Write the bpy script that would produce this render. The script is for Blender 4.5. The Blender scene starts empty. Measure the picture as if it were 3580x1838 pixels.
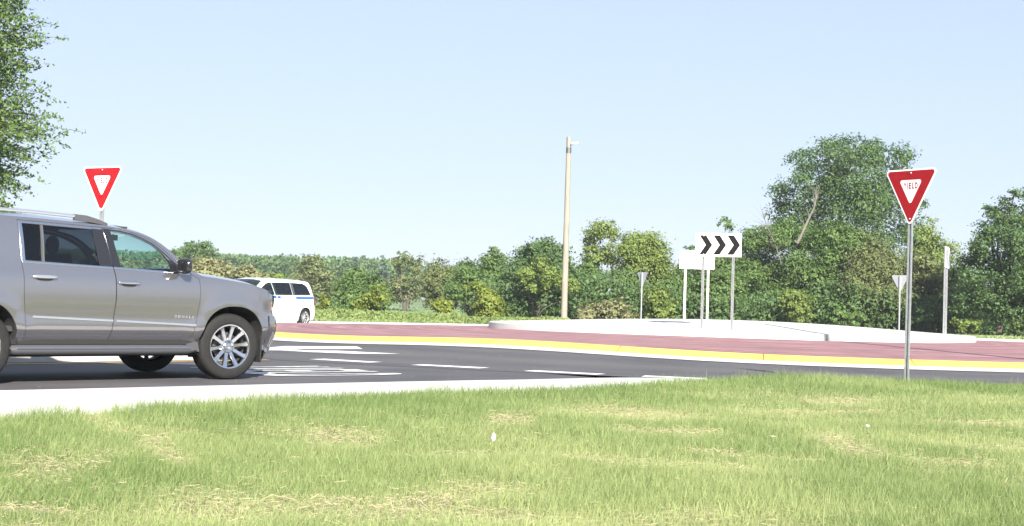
import bpy, math, random
import numpy as np
from mathutils import Vector, Matrix
from mathutils.geometry import delaunay_2d_cdt

# ------------------------------------------------------------------ camera, sky, sun, exposure
S = bpy.context.scene
C = S.collection
R = math.radians
cam_d = bpy.data.cameras.new('camera'); cam = bpy.data.objects.new('camera', cam_d); C.objects.link(cam)
cam_d.sensor_width = 36.0; cam_d.lens = 50.0; cam_d.clip_start = .05; cam_d.clip_end = 6000
_p, _r = R(1.72), R(1.7)
fw = Vector((0, math.cos(_p), math.sin(_p))); r0 = Vector((1, 0, 0)); u0 = r0.cross(fw)
rt = r0*math.cos(_r) + u0*math.sin(_r); up = -r0*math.sin(_r) + u0*math.cos(_r)
M = Matrix((( rt.x, up.x, -fw.x, 0), (rt.y, up.y, -fw.y, 0), (rt.z, up.z, -fw.z, 1.01), (0, 0, 0, 1)))
cam.matrix_world = M
S.camera = cam
SUN_AZ, SUN_EL = R(166.5), R(29)
world = bpy.data.worlds.new('World'); S.world = world; world.use_nodes = True
wn = world.node_tree.nodes; wl = world.node_tree.links
bg = wn['Background']
sky = wn.new('ShaderNodeTexSky'); sky.sky_type = 'NISHITA'; sky.sun_disc = False
sky.sun_elevation = SUN_EL; sky.sun_rotation = SUN_AZ
sky.air_density = 1.0; sky.dust_density = .6; sky.ozone_density = 1.0; sky.altitude = 200
# pale summer haze: the whole sky is evened out with one gamma and one tint
gm = wn.new('ShaderNodeGamma'); gm.inputs[1].default_value = .27; wl.new(sky.outputs[0], gm.inputs[0])
tn = wn.new('ShaderNodeMix'); tn.data_type = 'RGBA'; tn.blend_type = 'MULTIPLY'; tn.inputs[0].default_value = 1
wl.new(gm.outputs[0], tn.inputs[6]); tn.inputs[7].default_value = (1.33, 1.48, 1.78, 1)
wl.new(tn.outputs[2], bg.inputs[0]); bg.inputs[1].default_value = .12
sd = bpy.data.lights.new('sun', 'SUN'); sd.energy = 5.0; sd.angle = R(.53); sd.color = (1, .95, .87)
sun = bpy.data.objects.new('sun', sd); C.objects.link(sun)
to_sun = Vector((math.sin(SUN_AZ)*math.cos(SUN_EL), math.cos(SUN_AZ)*math.cos(SUN_EL), math.sin(SUN_EL)))
sun.rotation_euler = to_sun.to_track_quat('Z', 'Y').to_euler(); sun.location = (6, -30, 25)
S.view_settings.view_transform = 'Standard'; S.view_settings.look = 'None'
S.view_settings.exposure = 1.55; S.view_settings.gamma = 1.0
S.cycles.max_bounces = 8; S.cycles.transparent_max_bounces = 16
S.render.film_transparent = False

rng = np.random.default_rng(11)
random.seed(4)

# ------------------------------------------------------------------ helpers
def tag(o, label=None, cat=None, group=None, kind=None):
    if label: o['label'] = label
    if cat: o['category'] = cat
    if group: o['group'] = group
    if kind: o['kind'] = kind
    return o

def empty(name, loc=(0, 0, 0), rz=0.0):
    o = bpy.data.objects.new(name, None); C.objects.link(o)
    o.location = loc; o.rotation_euler = (0, 0, rz); o.empty_display_size = .2
    return o

def link(name, me, mat, parent=None, smooth=True):
    o = bpy.data.objects.new(name, me); C.objects.link(o)
    if mat is not None and not me.materials: me.materials.append(mat)
    if parent is not None: o.parent = parent
    if smooth:
        me.polygons.foreach_set('use_smooth', np.ones(len(me.polygons), bool))
    return o

def fast_mesh(name, V, F, attrs=None):
    V = np.ascontiguousarray(V, np.float32); F = np.ascontiguousarray(F, np.int32)
    me = bpy.data.meshes.new(name); n, k = F.shape
    me.vertices.add(len(V)); me.vertices.foreach_set('co', V.ravel())
    me.loops.add(n*k); me.loops.foreach_set('vertex_index', F.ravel())
    me.polygons.add(n); me.polygons.foreach_set('loop_start', np.arange(0, n*k, k, dtype=np.int32))
    me.update(calc_edges=True)
    for an, av in (attrs or {}).items():
        a = me.attributes.new(an, 'FLOAT', 'POINT'); a.data.foreach_set('value', np.ascontiguousarray(av, np.float32))
    return me

class MB:
    """collects polygons, builds one mesh object"""
    def __init__(s): s.v = []; s.f = []
    def add(s, vs, fs):
        b = len(s.v); s.v += [tuple(map(float, v)) for v in vs]; s.f += [tuple(i+b for i in f) for f in fs]; return s
    def box(s, c, d, m=None):
        x, y, z = d[0]/2, d[1]/2, d[2]/2
        vs = [Vector((a*x, b*y, e*z)) for a in (-1, 1) for b in (-1, 1) for e in (-1, 1)]
        if m is not None: vs = [m @ v for v in vs]
        vs = [v + Vector(c) for v in vs]
        return s.add(vs, [(0, 1, 3, 2), (4, 6, 7, 5), (0, 4, 5, 1), (2, 3, 7, 6), (0, 2, 6, 4), (1, 5, 7, 3)])
    def grid(s, P, closed_u=False, closed_v=False):
        nu, nv = len(P), len(P[0]); b = len(s.v)
        for row in P: s.v += [tuple(map(float, p)) for p in row]
        for i in range(nu if closed_u else nu-1):
            for j in range(nv if closed_v else nv-1):
                i2, j2 = (i+1) % nu, (j+1) % nv
                s.f.append((b+i*nv+j, b+i2*nv+j, b+i2*nv+j2, b+i*nv+j2))
        return s
    def tube(s, pts, rad, n=8, cap=True):
        pts = [Vector(p) for p in pts]
        if not hasattr(rad, '__len__'): rad = [rad]*len(pts)
        rows = []; prev = None
        for i, p in enumerate(pts):
            d = (pts[min(i+1, len(pts)-1)] - pts[max(i-1, 0)]).normalized()
            if prev is None:
                a = d.cross(Vector((0, 0, 1)) if abs(d.z) < .9 else Vector((1, 0, 0))).normalized()
            else: a = (prev - d*prev.dot(d)).normalized()
            prev = a; b = d.cross(a)
            rows.append([p + (a*math.cos(t) + b*math.sin(t))*rad[i] for t in [2*math.pi*k/n for k in range(n)]])
        base = len(s.v); s.grid(rows, closed_v=True)
        if cap:
            s.f.append(tuple(base+k for k in range(n))[::-1]); e = base+(len(pts)-1)*n
            s.f.append(tuple(e+k for k in range(n)))
        return s
    def lathe(s, prof, n=32, axis='y'):
        rows = []
        for (r, h) in prof:
            row = []
            for k in range(n):
                t = 2*math.pi*k/n
                row.append((r*math.cos(t), h, r*math.sin(t)) if axis == 'y' else (r*math.cos(t), r*math.sin(t), h))
            rows.append(row)
        return s.grid(rows, closed_v=True)
    def prism(s, poly, y0, y1):
        """poly in (x,z), extruded in y"""
        n = len(poly); vs = [(x, y0, z) for x, z in poly] + [(x, y1, z) for x, z in poly]
        fs = [tuple(range(n)), tuple(range(2*n-1, n-1, -1))] + [(i, i+n, (i+1) % n+n, (i+1) % n) for i in range(n)]
        return s.add(vs, fs)
    def mesh(s, name):
        me = bpy.data.meshes.new(name); me.from_pydata(s.v, [], s.f); me.update()
        import bmesh
        bm = bmesh.new(); bm.from_mesh(me); bmesh.ops.recalc_face_normals(bm, faces=bm.faces); bm.to_mesh(me); bm.free()
        return me
    def build(s, name, mat, parent=None, smooth=False, angle=35, bevel=0):
        me = s.mesh(name); o = link(name, me, mat, parent, smooth=False)
        if smooth:
            me.polygons.foreach_set('use_smooth', np.ones(len(me.polygons), bool))
            me.set_sharp_from_angle(angle=R(angle))
        if bevel:
            md = o.modifiers.new('bevel', 'BEVEL'); md.width = bevel; md.segments = 2; md.limit_method = 'ANGLE'
        return o

def hermite(xs, ys):
    xs = np.array(xs, float); ys = np.array(ys, float)
    m = np.gradient(ys, xs)
    def f(x):
        x = np.clip(x, xs[0], xs[-1]); i = np.clip(np.searchsorted(xs, x, side='right')-1, 0, len(xs)-2)
        h = xs[i+1]-xs[i]; t = (x-xs[i])/h
        return ((2*t**3-3*t**2+1)*ys[i] + (t**3-2*t**2+t)*h*m[i] + (-2*t**3+3*t**2)*ys[i+1] + (t**3-t**2)*h*m[i+1])
    return f

def sstep(a, b, x):
    t = np.clip((np.asarray(x, float)-a)/(b-a), 0, 1); return t*t*(3-2*t)

_tab = rng.random((256, 256))
def vnoise(x, y):
    x = np.asarray(x, float); y = np.asarray(y, float)
    xi = np.floor(x).astype(int); yi = np.floor(y).astype(int); fx = x-xi; fy = y-yi
    fx = fx*fx*(3-2*fx); fy = fy*fy*(3-2*fy); T = lambda a, b: _tab[a % 256, b % 256]
    return (T(xi, yi)*(1-fx)+T(xi+1, yi)*fx)*(1-fy) + (T(xi, yi+1)*(1-fx)+T(xi+1, yi+1)*fx)*fy
def fbm(x, y, o=3):
    return sum(vnoise(x*2**k+17*k, y*2**k+31*k)*.5**k for k in range(o))/sum(.5**k for k in range(o))

# ------------------------------------------------------------------ materials
def new_mat(name):
    m = bpy.data.materials.new(name); m.use_nodes = True
    return m, m.node_tree.nodes, m.node_tree.links, m.node_tree.nodes['Principled BSDF']

def mat(name, col, rough=.6, metal=0., spec=.5, coat=0., var=0., scale=6., bump=0., bscale=40., stretch=None, col2=None, dark=None):
    m, n, l, b = new_mat(name)
    b.inputs['Roughness'].default_value = rough; b.inputs['Metallic'].default_value = metal
    b.inputs['Specular IOR Level'].default_value = spec; b.inputs['Coat Weight'].default_value = coat
    b.inputs['Coat Roughness'].default_value = .04
    b.inputs['Base Color'].default_value = (*col, 1)
    if var or bump:
        tc = n.new('ShaderNodeTexCoord'); mp = n.new('ShaderNodeMapping'); l.new(tc.outputs['Object'], mp.inputs[0])
        if stretch: mp.inputs['Scale'].default_value = stretch
    if var:
        t = n.new('ShaderNodeTexNoise'); t.inputs['Scale'].default_value = scale; t.inputs['Detail'].default_value = 6; l.new(mp.outputs[0], t.inputs[0])
        r = n.new('ShaderNodeValToRGB'); l.new(t.outputs[0], r.inputs[0])
        c2 = col2 or tuple(min(1, c*(1+var)) for c in col); c1 = tuple(c*(1-var) for c in col)
        r.color_ramp.elements[0].color = (*c1, 1); r.color_ramp.elements[0].position = .3
        r.color_ramp.elements[1].color = (*c2, 1); r.color_ramp.elements[1].position = .7
        l.new(r.outputs[0], b.inputs['Base Color'])
    if bump:
        t2 = n.new('ShaderNodeTexNoise'); t2.inputs['Scale'].default_value = bscale; t2.inputs['Detail'].default_value = 4; l.new(mp.outputs[0], t2.inputs[0])
        bp = n.new('ShaderNodeBump'); bp.inputs['Strength'].default_value = bump; bp.inputs['Distance'].default_value = .01
        l.new(t2.outputs[0], bp.inputs['Height']); l.new(bp.outputs[0], b.inputs['Normal'])
    return m

def asphalt_mat():
    m, n, l, b = new_mat('asphalt'); b.inputs['Roughness'].default_value = .78; b.inputs['Specular IOR Level'].default_value = .35
    tc = n.new('ShaderNodeTexCoord')
    a = n.new('ShaderNodeTexNoise'); a.inputs['Scale'].default_value = .55; a.inputs['Detail'].default_value = 5; l.new(tc.outputs['Object'], a.inputs[0])
    ra = n.new('ShaderNodeValToRGB'); l.new(a.outputs[0], ra.inputs[0])
    ra.color_ramp.elements[0].color = (.058, .055, .061, 1); ra.color_ramp.elements[0].position = .38
    ra.color_ramp.elements[1].color = (.084, .079, .082, 1); ra.color_ramp.elements[1].position = .66
    # worn paler wheel path that follows the circle
    at = n.new('ShaderNodeAttribute'); at.attribute_name = 'worn'
    mx = n.new('ShaderNodeMix'); mx.data_type = 'RGBA'; l.new(at.outputs['Fac'], mx.inputs[0]); l.new(ra.outputs[0], mx.inputs[6]); mx.inputs[7].default_value = (.100, .094, .088, 1)
    f = n.new('ShaderNodeTexNoise'); f.inputs['Scale'].default_value = 60; f.inputs['Detail'].default_value = 3; l.new(tc.outputs['Object'], f.inputs[0])
    rf = n.new('ShaderNodeMapRange'); l.new(f.outputs[0], rf.inputs[0]); rf.inputs[3].default_value = .6; rf.inputs[4].default_value = 1.4
    mu = n.new('ShaderNodeMix'); mu.data_type = 'RGBA'; mu.blend_type = 'MULTIPLY'; mu.inputs[0].default_value = 1
    l.new(mx.outputs[2], mu.inputs[6]); l.new(rf.outputs[0], mu.inputs[7])
    v = n.new('ShaderNodeTexVoronoi'); v.inputs['Scale'].default_value = 3.2; l.new(tc.outputs['Object'], v.inputs[0])
    rv = n.new('ShaderNodeValToRGB'); l.new(v.outputs['Distance'], rv.inputs[0])
    rv.color_ramp.elements[0].color = (1, 1, 1, 1); rv.color_ramp.elements[0].position = .045; rv.color_ramp.elements[1].color = (0, 0, 0, 1); rv.color_ramp.elements[1].position = .07
    m3 = n.new('ShaderNodeMix'); m3.data_type = 'RGBA'; l.new(rv.outputs[0], m3.inputs[0]); l.new(mu.outputs[2], m3.inputs[6]); m3.inputs[7].default_value = (.3, .28, .25, 1)
    l.new(m3.outputs[2], b.inputs['Base Color'])
    bp = n.new('ShaderNodeBump'); bp.inputs['Strength'].default_value = .5; bp.inputs['Distance'].default_value = .006; l.new(f.outputs[0], bp.inputs['Height']); l.new(bp.outputs[0], b.inputs['Normal'])
    return m

def leaf_mat(name, dark, light, trans=.38, rough=.55):
    """leaf colour varies leaf by leaf through the stored 'tint' value"""
    m, n, l, b = new_mat(name)
    at = n.new('ShaderNodeAttribute'); at.attribute_name = 'tint'
    r = n.new('ShaderNodeValToRGB'); l.new(at.outputs['Fac'], r.inputs[0])
    r.color_ramp.elements[0].color = (*dark, 1); r.color_ramp.elements[1].color = (*light, 1)
    l.new(r.outputs[0], b.inputs['Base Color']); b.inputs['Roughness'].default_value = rough; b.inputs['Specular IOR Level'].default_value = .3
    t = n.new('ShaderNodeBsdfTranslucent'); l.new(r.outputs[0], t.inputs[0])
    mx = n.new('ShaderNodeMixShader'); mx.inputs[0].default_value = trans
    l.new(b.outputs[0], mx.inputs[1]); l.new(t.outputs[0], mx.inputs[2]); l.new(mx.outputs[0], n['Material Output'].inputs[0])
    return m

def glass_mat(name, tint, rough=.02):
    m, n, l, b = new_mat(name); n.remove(b)
    t = n.new('ShaderNodeBsdfTransparent'); t.inputs[0].default_value = (*tint, 1)
    g = n.new('ShaderNodeBsdfGlossy'); g.inputs['Roughness'].default_value = rough; g.inputs[0].default_value = (1, 1, 1, 1)
    lw = n.new('ShaderNodeLayerWeight'); lw.inputs[0].default_value = .5
    pw = n.new('ShaderNodeMath'); pw.operation = 'POWER'; l.new(lw.outputs['Facing'], pw.inputs[0]); pw.inputs[1].default_value = 4.0
    f = n.new('ShaderNodeMath'); f.operation = 'MULTIPLY_ADD'; l.new(pw.outputs[0], f.inputs[0]); f.inputs[1].default_value = .9; f.inputs[2].default_value = .045
    mx = n.new('ShaderNodeMixShader'); l.new(f.outputs[0], mx.inputs[0]); l.new(t.outputs[0], mx.inputs[1]); l.new(g.outputs[0], mx.inputs[2])
    l.new(mx.outputs[0], n['Material Output'].inputs[0])
    return m

MAT = {}
MAT['asphalt'] = asphalt_mat()
MAT['concrete'] = mat('concrete', (.50, .485, .455), .85, var=.13, scale=1.7, bump=.25, bscale=70)
MAT['kerb'] = mat('kerb_concrete', (.47, .455, .43), .85, var=.12, scale=2.5, bump=.3, bscale=60)
MAT['yellow'] = mat('yellow_kerb_paint', (.74, .46, .085), .6, var=.12, scale=2.2, bump=.2, bscale=50)
MAT['paint'] = mat('white_road_paint', (.66, .66, .64), .6, var=.22, scale=9, bump=.2, bscale=80)
MAT['yellowline'] = mat('yellow_line_paint', (.62, .36, .05), .6, var=.15, scale=9)
MAT['red'] = mat('red_stamped_concrete', (.25, .125, .125), .72, var=.16, scale=1.1, bump=.35, bscale=30, stretch=(1, 1, 1))
def apron_mat():
    m, n, l, b = new_mat('red_stamped_concrete'); b.inputs['Roughness'].default_value = .7
    tc = n.new('ShaderNodeTexCoord'); mp = n.new('ShaderNodeMapping'); mp.inputs['Location'].default_value = (-8, -45, 0); l.new(tc.outputs['Object'], mp.inputs[0])
    sp = n.new('ShaderNodeVectorMath'); sp.operation = 'MULTIPLY'; sp.inputs[1].default_value = (1, 1, 0); l.new(mp.outputs[0], sp.inputs[0])
    ln = n.new('ShaderNodeVectorMath'); ln.operation = 'LENGTH'; l.new(sp.outputs[0], ln.inputs[0])
    sx = n.new('ShaderNodeSeparateXYZ'); l.new(mp.outputs[0], sx.inputs[0])
    at = n.new('ShaderNodeMath'); at.operation = 'ARCTAN2'; l.new(sx.outputs[1], at.inputs[0]); l.new(sx.outputs[0], at.inputs[1])
    cb = n.new('ShaderNodeCombineXYZ'); l.new(ln.outputs['Value'], cb.inputs[0]); l.new(at.outputs[0], cb.inputs[1])
    st = n.new('ShaderNodeTexNoise'); st.inputs['Scale'].default_value = 2.6; st.inputs['Detail'].default_value = 7; l.new(cb.outputs[0], st.inputs[0])
    r = n.new('ShaderNodeValToRGB'); l.new(st.outputs[0], r.inputs[0])
    r.color_ramp.elements[0].color = (.175, .080, .083, 1); r.color_ramp.elements[0].position = .34; r.color_ramp.elements[1].color = (.31, .165, .165, 1); r.color_ramp.elements[1].position = .68
    f = n.new('ShaderNodeTexNoise'); f.inputs['Scale'].default_value = 1.3; f.inputs['Detail'].default_value = 8; l.new(tc.outputs['Object'], f.inputs[0])
    rf = n.new('ShaderNodeMapRange'); l.new(f.outputs[0], rf.inputs[0]); rf.inputs[1].default_value = .3; rf.inputs[2].default_value = .7; rf.inputs[3].default_value = .82; rf.inputs[4].default_value = 1.18
    mu = n.new('ShaderNodeMix'); mu.data_type = 'RGBA'; mu.blend_type = 'MULTIPLY'; mu.inputs[0].default_value = 1; l.new(r.outputs[0], mu.inputs[6]); l.new(rf.outputs[0], mu.inputs[7])
    l.new(mu.outputs[2], b.inputs['Base Color'])
    v = n.new('ShaderNodeTexVoronoi'); v.feature = 'DISTANCE_TO_EDGE'; v.inputs['Scale'].default_value = 3.2; l.new(tc.outputs['Object'], v.inputs[0])
    rv = n.new('ShaderNodeMapRange'); l.new(v.outputs['Distance'], rv.inputs[0]); rv.inputs[2].default_value = .05
    bp = n.new('ShaderNodeBump'); bp.inputs['Strength'].default_value = .6; bp.inputs['Distance'].default_value = .01; l.new(rv.outputs[0], bp.inputs['Height']); l.new(bp.outputs[0], b.inputs['Normal'])
    return m
MAT['red'] = apron_mat()
MAT['earth'] = mat('grass_ground', (.085, .105, .032), .95, var=.35, scale=.9, bump=.6, bscale=12)
MAT['field'] = mat('bean_field', (.115, .165, .070), .95, var=.25, scale=.35, bump=1., bscale=1.5)
MAT['soil'] = mat('straw_soil', (.20, .185, .09), .95, var=.35, scale=2.2, bump=.7, bscale=30)
MAT['galv'] = mat('galvanised_steel', (.62, .63, .62), .38, metal=.85, var=.12, scale=14)
MAT['alu'] = mat('sign_back_aluminium', (.37, .39, .41), .55, metal=.3, var=.05, scale=5)
MAT['cream'] = mat('sign_back_cream', (.78, .76, .66), .6, var=.04, scale=5)
MAT['signwhite'] = mat('reflective_white', (.80, .80, .80), .45, var=.03, scale=30)
MAT['signred'] = mat('reflective_red', (.27, .009, .013), .5, spec=.15, var=.04, scale=20)
MAT['signblack'] = mat('sign_black', (.010, .009, .0085), .6, spec=.15)
MAT['bolt'] = mat('bolt_steel', (.7, .7, .7), .35, metal=.9)
MAT['wood'] = mat('weathered_pole_wood', (.25, .218, .172), .9, var=.2, scale=3, stretch=(6, 6, .5), bump=.4, bscale=20)
MAT['bark'] = mat('bark', (.075, .062, .05), .95, var=.3, scale=6, bump=.6, bscale=20)
MAT['deadwood'] = mat('bleached_dead_wood', (.125, .112, .095), .9, var=.2, scale=6)
MAT['paleark'] = mat('pale_bark', (.38, .34, .29), .9, var=.2, scale=6)
MAT['darkmetal'] = mat('dark_metal', (.12, .125, .13), .5, metal=.6)
MAT['stone'] = mat('pale_stone', (.40, .385, .35), .9, var=.15, scale=30, bump=.4)
# car
def car_paint():
    m, n, l, b = new_mat('grey_metallic_paint')
    b.inputs['Base Color'].default_value = (.300, .292, .312, 1); b.inputs['Metallic'].default_value = .85; b.inputs['Roughness'].default_value = .17
    b.inputs['Coat Weight'].default_value = 1; b.inputs['Coat Roughness'].default_value = .03
    return m
MAT['grey'] = car_paint()
MAT['chrome'] = mat('chrome', (.64, .65, .67), .12, metal=1)
MAT['badge'] = mat('badge_silver', (.30, .30, .32), .35, metal=.3)
MAT['satin'] = mat('satin_silver', (.62, .63, .64), .3, metal=.9)
MAT['rubber'] = mat('tyre_rubber', (.013, .0128, .0125), .8, spec=.3, var=.2, scale=20, bump=.15, bscale=90)
MAT['blackplastic'] = mat('black_plastic', (.018, .018, .019), .55)
MAT['glossblack'] = mat('gloss_black', (.012, .012, .014), .12, coat=.5)
MAT['greyplastic'] = mat('grey_plastic', (.055, .055, .06), .55)
MAT['under'] = mat('underbody', (.012, .012, .012), .9)
MAT['interior'] = mat('dark_interior', (.030, .029, .030), .8)
MAT['beige'] = mat('beige_trim', (.50, .44, .34), .7)
MAT['glass_front'] = glass_mat('clear_green_glass', (.70, .87, .86))
MAT['glass_dark'] = glass_mat('privacy_glass', (.075, .082, .105))
MAT['lens'] = mat('headlamp_lens', (.33, .38, .44), .08, metal=.4, coat=1)
MAT['amber'] = mat('amber_reflector', (.75, .30, .05), .25, coat=1)
MAT['redlens'] = mat('red_tail_lens', (.45, .015, .02), .15, coat=1)
MAT['vanwhite'] = mat('white_van_paint', (.80, .80, .80), .3, coat=1)
MAT['vanblue'] = mat('blue_stripe', (.030, .090, .50), .5, spec=.2)
MAT['vanglass'] = glass_mat('van_privacy_glass', (.10, .12, .16))
MAT['lettergrey'] = mat('faint_grey_letters', (.55, .56, .66), .5)
GREENS = [((.062, .112, .028), (.160, .252, .066)),   # 0 mid
          ((.115, .160, .034), (.235, .305, .075)),   # 1 yellow green
          ((.048, .092, .030), (.126, .206, .062)),   # 2 dark
          ((.095, .118, .044), (.220, .255, .095)),   # 3 olive
          ((.09, .15, .095), (.185, .255, .16)),   # 4 blue green
          ((.115, .160, .018), (.270, .310, .060)),   # 5 bright vine
          ((.13, .14, .055), (.33, .32, .165))]   # 6 olive grey
LEAF = [leaf_mat('leaves_%d' % i, a, b) for i, (a, b) in enumerate(GREENS)]
MAT['grass'] = leaf_mat('grass_blades', (.110, .180, .048), (.365, .408, .178), .38, .6)
MAT['straw'] = leaf_mat('straw_blades', (.25, .21, .115), (.46, .40, .26), .2, .7)
MAT['bean'] = leaf_mat('bean_leaves', (.105, .160, .065), (.20, .265, .125), .3)
MAT['weed'] = leaf_mat('weed_leaves', (.10, .16, .035), (.27, .32, .11), .35)
MAT['bark_tree'] = MAT['bark']

# ------------------------------------------------------------------ terrain, circle geometry
CX, CY = 8.0, 45.0            # centre of the roundabout
R_KERB, R_OUT = 17.5, 24.5    # outer edge of the apron gutter, outer edge of the carriageway
def z_road(x, y):
    """carriageway level: a gentle swell on the near left side, a slight fall at the far left"""
    x = np.asarray(x, float); y = np.asarray(y, float)
    r = np.hypot(x-CX, y-CY); phi = np.degrees(np.arctan2(y-CY, x-CX))
    sw = .115*np.exp(-((phi+119)/13)**2)*(1-sstep(17.8, 23.5, r))*sstep(9, 15, r)
    return sw - .10*sstep(50, 62, y)*np.clip((12-x)/20, 0, 1)
def z_terrain(x, y):
    x = np.asarray(x, float); y = np.asarray(y, float)
    return -.16 + .20*sstep(66, 76, y)*np.clip((x+6)/16, 0, 1) + .04*sstep(66, 76, y) + 1.75*sstep(90, 300, y) + .5*sstep(300, 900, y)

def polar_strip(name, r0_, r1_, zf0, zf1, m, a0=0, a1=360, n=180, parent=None, nr=1, attrs=None, smooth=True):
    closed = abs(a1-a0) >= 360
    k = n if closed else n+1
    A = np.radians(np.linspace(a0, a1, n+1)[:k]); rows = []
    for j in range(nr+1):
        t = j/nr; r = r0_(A) if callable(r0_) else np.full_like(A, r0_)
        r2 = r1_(A) if callable(r1_) else np.full_like(A, r1_)
        rr = r*(1-t)+r2*t; x = CX+rr*np.cos(A); y = CY+rr*np.sin(A)
        z = zf0(x, y)*(1-t)+zf1(x, y)*t
        rows.append(np.stack([x, y, z], 1))
    V = np.concatenate(rows); F = []
    for j in range(nr):
        for i in range(k if closed else k-1):
            i2 = (i+1) % k; F.append((j*k+i, (j+1)*k+i, (j+1)*k+i2, j*k+i2))
    me = fast_mesh(name, V, np.array(F)[:, ::-1])
    return link(name, me, m, parent, smooth)

# wide ground
gx = np.concatenate([-np.geomspace(1500, 60, 14), np.linspace(-50, 60, 45), np.geomspace(70, 1500, 14)])
gy = np.concatenate([-np.geomspace(900, 30, 10), np.linspace(-22, 130, 77), np.geomspace(140, 2500, 26)])
GX, GY = np.meshgrid(gx, gy); V = np.stack([GX.ravel(), GY.ravel(), z_terrain(GX, GY).ravel()], 1)
ny, nx = GX.shape; idx = np.arange(ny*nx).reshape(ny, nx)
F = np.stack([idx[:-1, :-1].ravel(), idx[:-1, 1:].ravel(), idx[1:, 1:].ravel(), idx[1:, :-1].ravel()], 1)
tag(link('ground', fast_mesh('ground', V, F), MAT['earth']), kind='structure')

# bean field
fx = np.linspace(-75, 18, 60); fy = np.linspace(86, 265, 90); FX, FY = np.meshgrid(fx, fy)
FZ = z_terrain(FX, FY)+.10+.06*np.sin(FX*2*math.pi/1.55)
idx = np.arange(FX.size).reshape(FX.shape)
F = np.stack([idx[:-1, :-1].ravel(), idx[:-1, 1:].ravel(), idx[1:, 1:].ravel(), idx[1:, :-1].ravel()], 1)
tag(link('field', fast_mesh('field', np.stack([FX.ravel(), FY.ravel(), FZ.ravel()], 1), F), MAT['field']), kind='structure')

# carriageway: full ring plus the approach road that the grey car comes along
DIR = np.array([.734, .679]); NRM = np.array([-.679, .734])      # direction of the approach, left normal
KERB_LINE = np.array([(-22.0, -2.2), (-12.0, 7.95), (-8.2, 11.6), (-5.05, 14.45), (-2.58, 16.95), (0.05, 19.40), (2.20, 21.15), (4.2, 21.05), (7.8, 20.5), (12.0, 20.85), (18.0, 22.6)])
def build_road():
    rr = np.concatenate([np.linspace(R_KERB-.2, R_OUT, 15)]); aa = np.radians(np.linspace(0, 360, 241))
    RR, AA = np.meshgrid(rr, aa); X = CX+RR*np.cos(AA); Y = CY+RR*np.sin(AA)
    Z = z_road(X, Y); idx = np.arange(X.size).reshape(X.shape)
    F = np.stack([idx[:-1, :-1].ravel(), idx[:-1, 1:].ravel(), idx[1:, 1:].ravel(), idx[1:, :-1].ravel()], 1)
    worn = np.exp(-((RR-20.8)/.75)**2)*.75 + .35*np.exp(-((RR-23.2)/.5)**2)
    o = link('carriageway', fast_mesh('carriageway', np.stack([X.ravel(), Y.ravel(), Z.ravel()], 1), F[:, ::-1], {'worn': worn.ravel()}), MAT['asphalt'])
    tag(o, kind='structure')
    # approach lanes
    s = np.linspace(-60, 3.5, 50); w = np.linspace(-2.0, 16, 23); SS, WW = np.meshgrid(s, w)
    X = -1.5+DIR[0]*SS+NRM[0]*WW; Y = 18.7+DIR[1]*SS+NRM[1]*WW
    worn = .5*np.exp(-((WW-1.0)/.35)**2)+.5*np.exp(-((WW-2.9)/.35)**2)
    idx = np.arange(X.size).reshape(X.shape)
    F = np.stack([idx[:-1, :-1].ravel(), idx[:-1, 1:].ravel(), idx[1:, 1:].ravel(), idx[1:, :-1].ravel()], 1)
    o = link('approach_road', fast_mesh('approach_road', np.stack([X.ravel(), Y.ravel(), np.full(X.size, -.004)], 1), F, {'worn': worn.ravel()}), MAT['asphalt'])
    tag(o, kind='structure')
build_road()

# apron: gutter, yellow kerb, red stamped concrete
ap = empty('truck_apron', (CX, CY, 0)); tag(ap, kind='structure')
INV = Matrix.Translation((-CX, -CY, 0))
def adopt(o, parent): o.parent = parent; o.matrix_parent_inverse = Matrix.Translation((-CX, -CY, 0)); return o
off = lambda d: (lambda x, y: z_road(x, y)+d)
adopt(polar_strip('gutter', R_KERB, R_KERB-.45, off(.012), off(.03), MAT['kerb']), ap)
yk = MB()
adopt(polar_strip('kerb_face', R_KERB-.45, R_KERB-.47, off(.03), off(.06), MAT['kerb']), ap)
# kerb segments: each painted length of kerb is its own piece with a joint between
seg_n = 36
for i in range(seg_n):
    a0 = 360/seg_n*i; a1 = a0+360/seg_n-.06
    o = polar_strip('yellow_kerb', R_KERB-.47, R_KERB-.85, off(.06), off(.175), MAT['yellow'], a0, a1, 8, nr=2)
    adopt(o, ap)
def z_apron(x, y):
    r = np.hypot(x-CX, y-CY)
    return z_road(x, y)*sstep(12, 17, r)+.175+(R_KERB-.85-np.clip(r, 0, R_KERB-.85))/8.5*.105
def ring_slabs():
    n = 24
    for i in range(n):
        a0 = 360/n*i+.0; a1 = 360/n*(i+1)-.05
        o = polar_strip('red_slab', R_KERB-.85, 6.0, z_apron, z_apron, MAT['red'], a0, a1, 8, nr=10)
        # drape every ring on the apron surface
        me = o.data; co = np.empty(len(me.vertices)*3, np.float32); me.vertices.foreach_get('co', co); co = co.reshape(-1, 3)
        co[:, 2] = z_apron(co[:, 0], co[:, 1]); me.vertices.foreach_set('co', co.ravel()); me.update()
        adopt(o, ap)
ring_slabs()
jt = polar_strip('joint_bed', R_KERB-.6, 5.9, lambda x, y: z_apron(x, y)-.03, lambda x, y: z_apron(x, y)-.03, MAT['kerb'], nr=12)
me = jt.data; co = np.empty(len(me.vertices)*3, np.float32); me.vertices.foreach_get('co', co); co = co.reshape(-1, 3)
co[:, 2] = np.where(np.hypot(co[:, 0]-CX, co[:, 1]-CY) > R_KERB-.9, z_road(co[:, 0], co[:, 1])-.02, z_apron(co[:, 0], co[:, 1])-.03); me.vertices.foreach_set('co', co.ravel()); me.update()
adopt(jt, ap)

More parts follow.
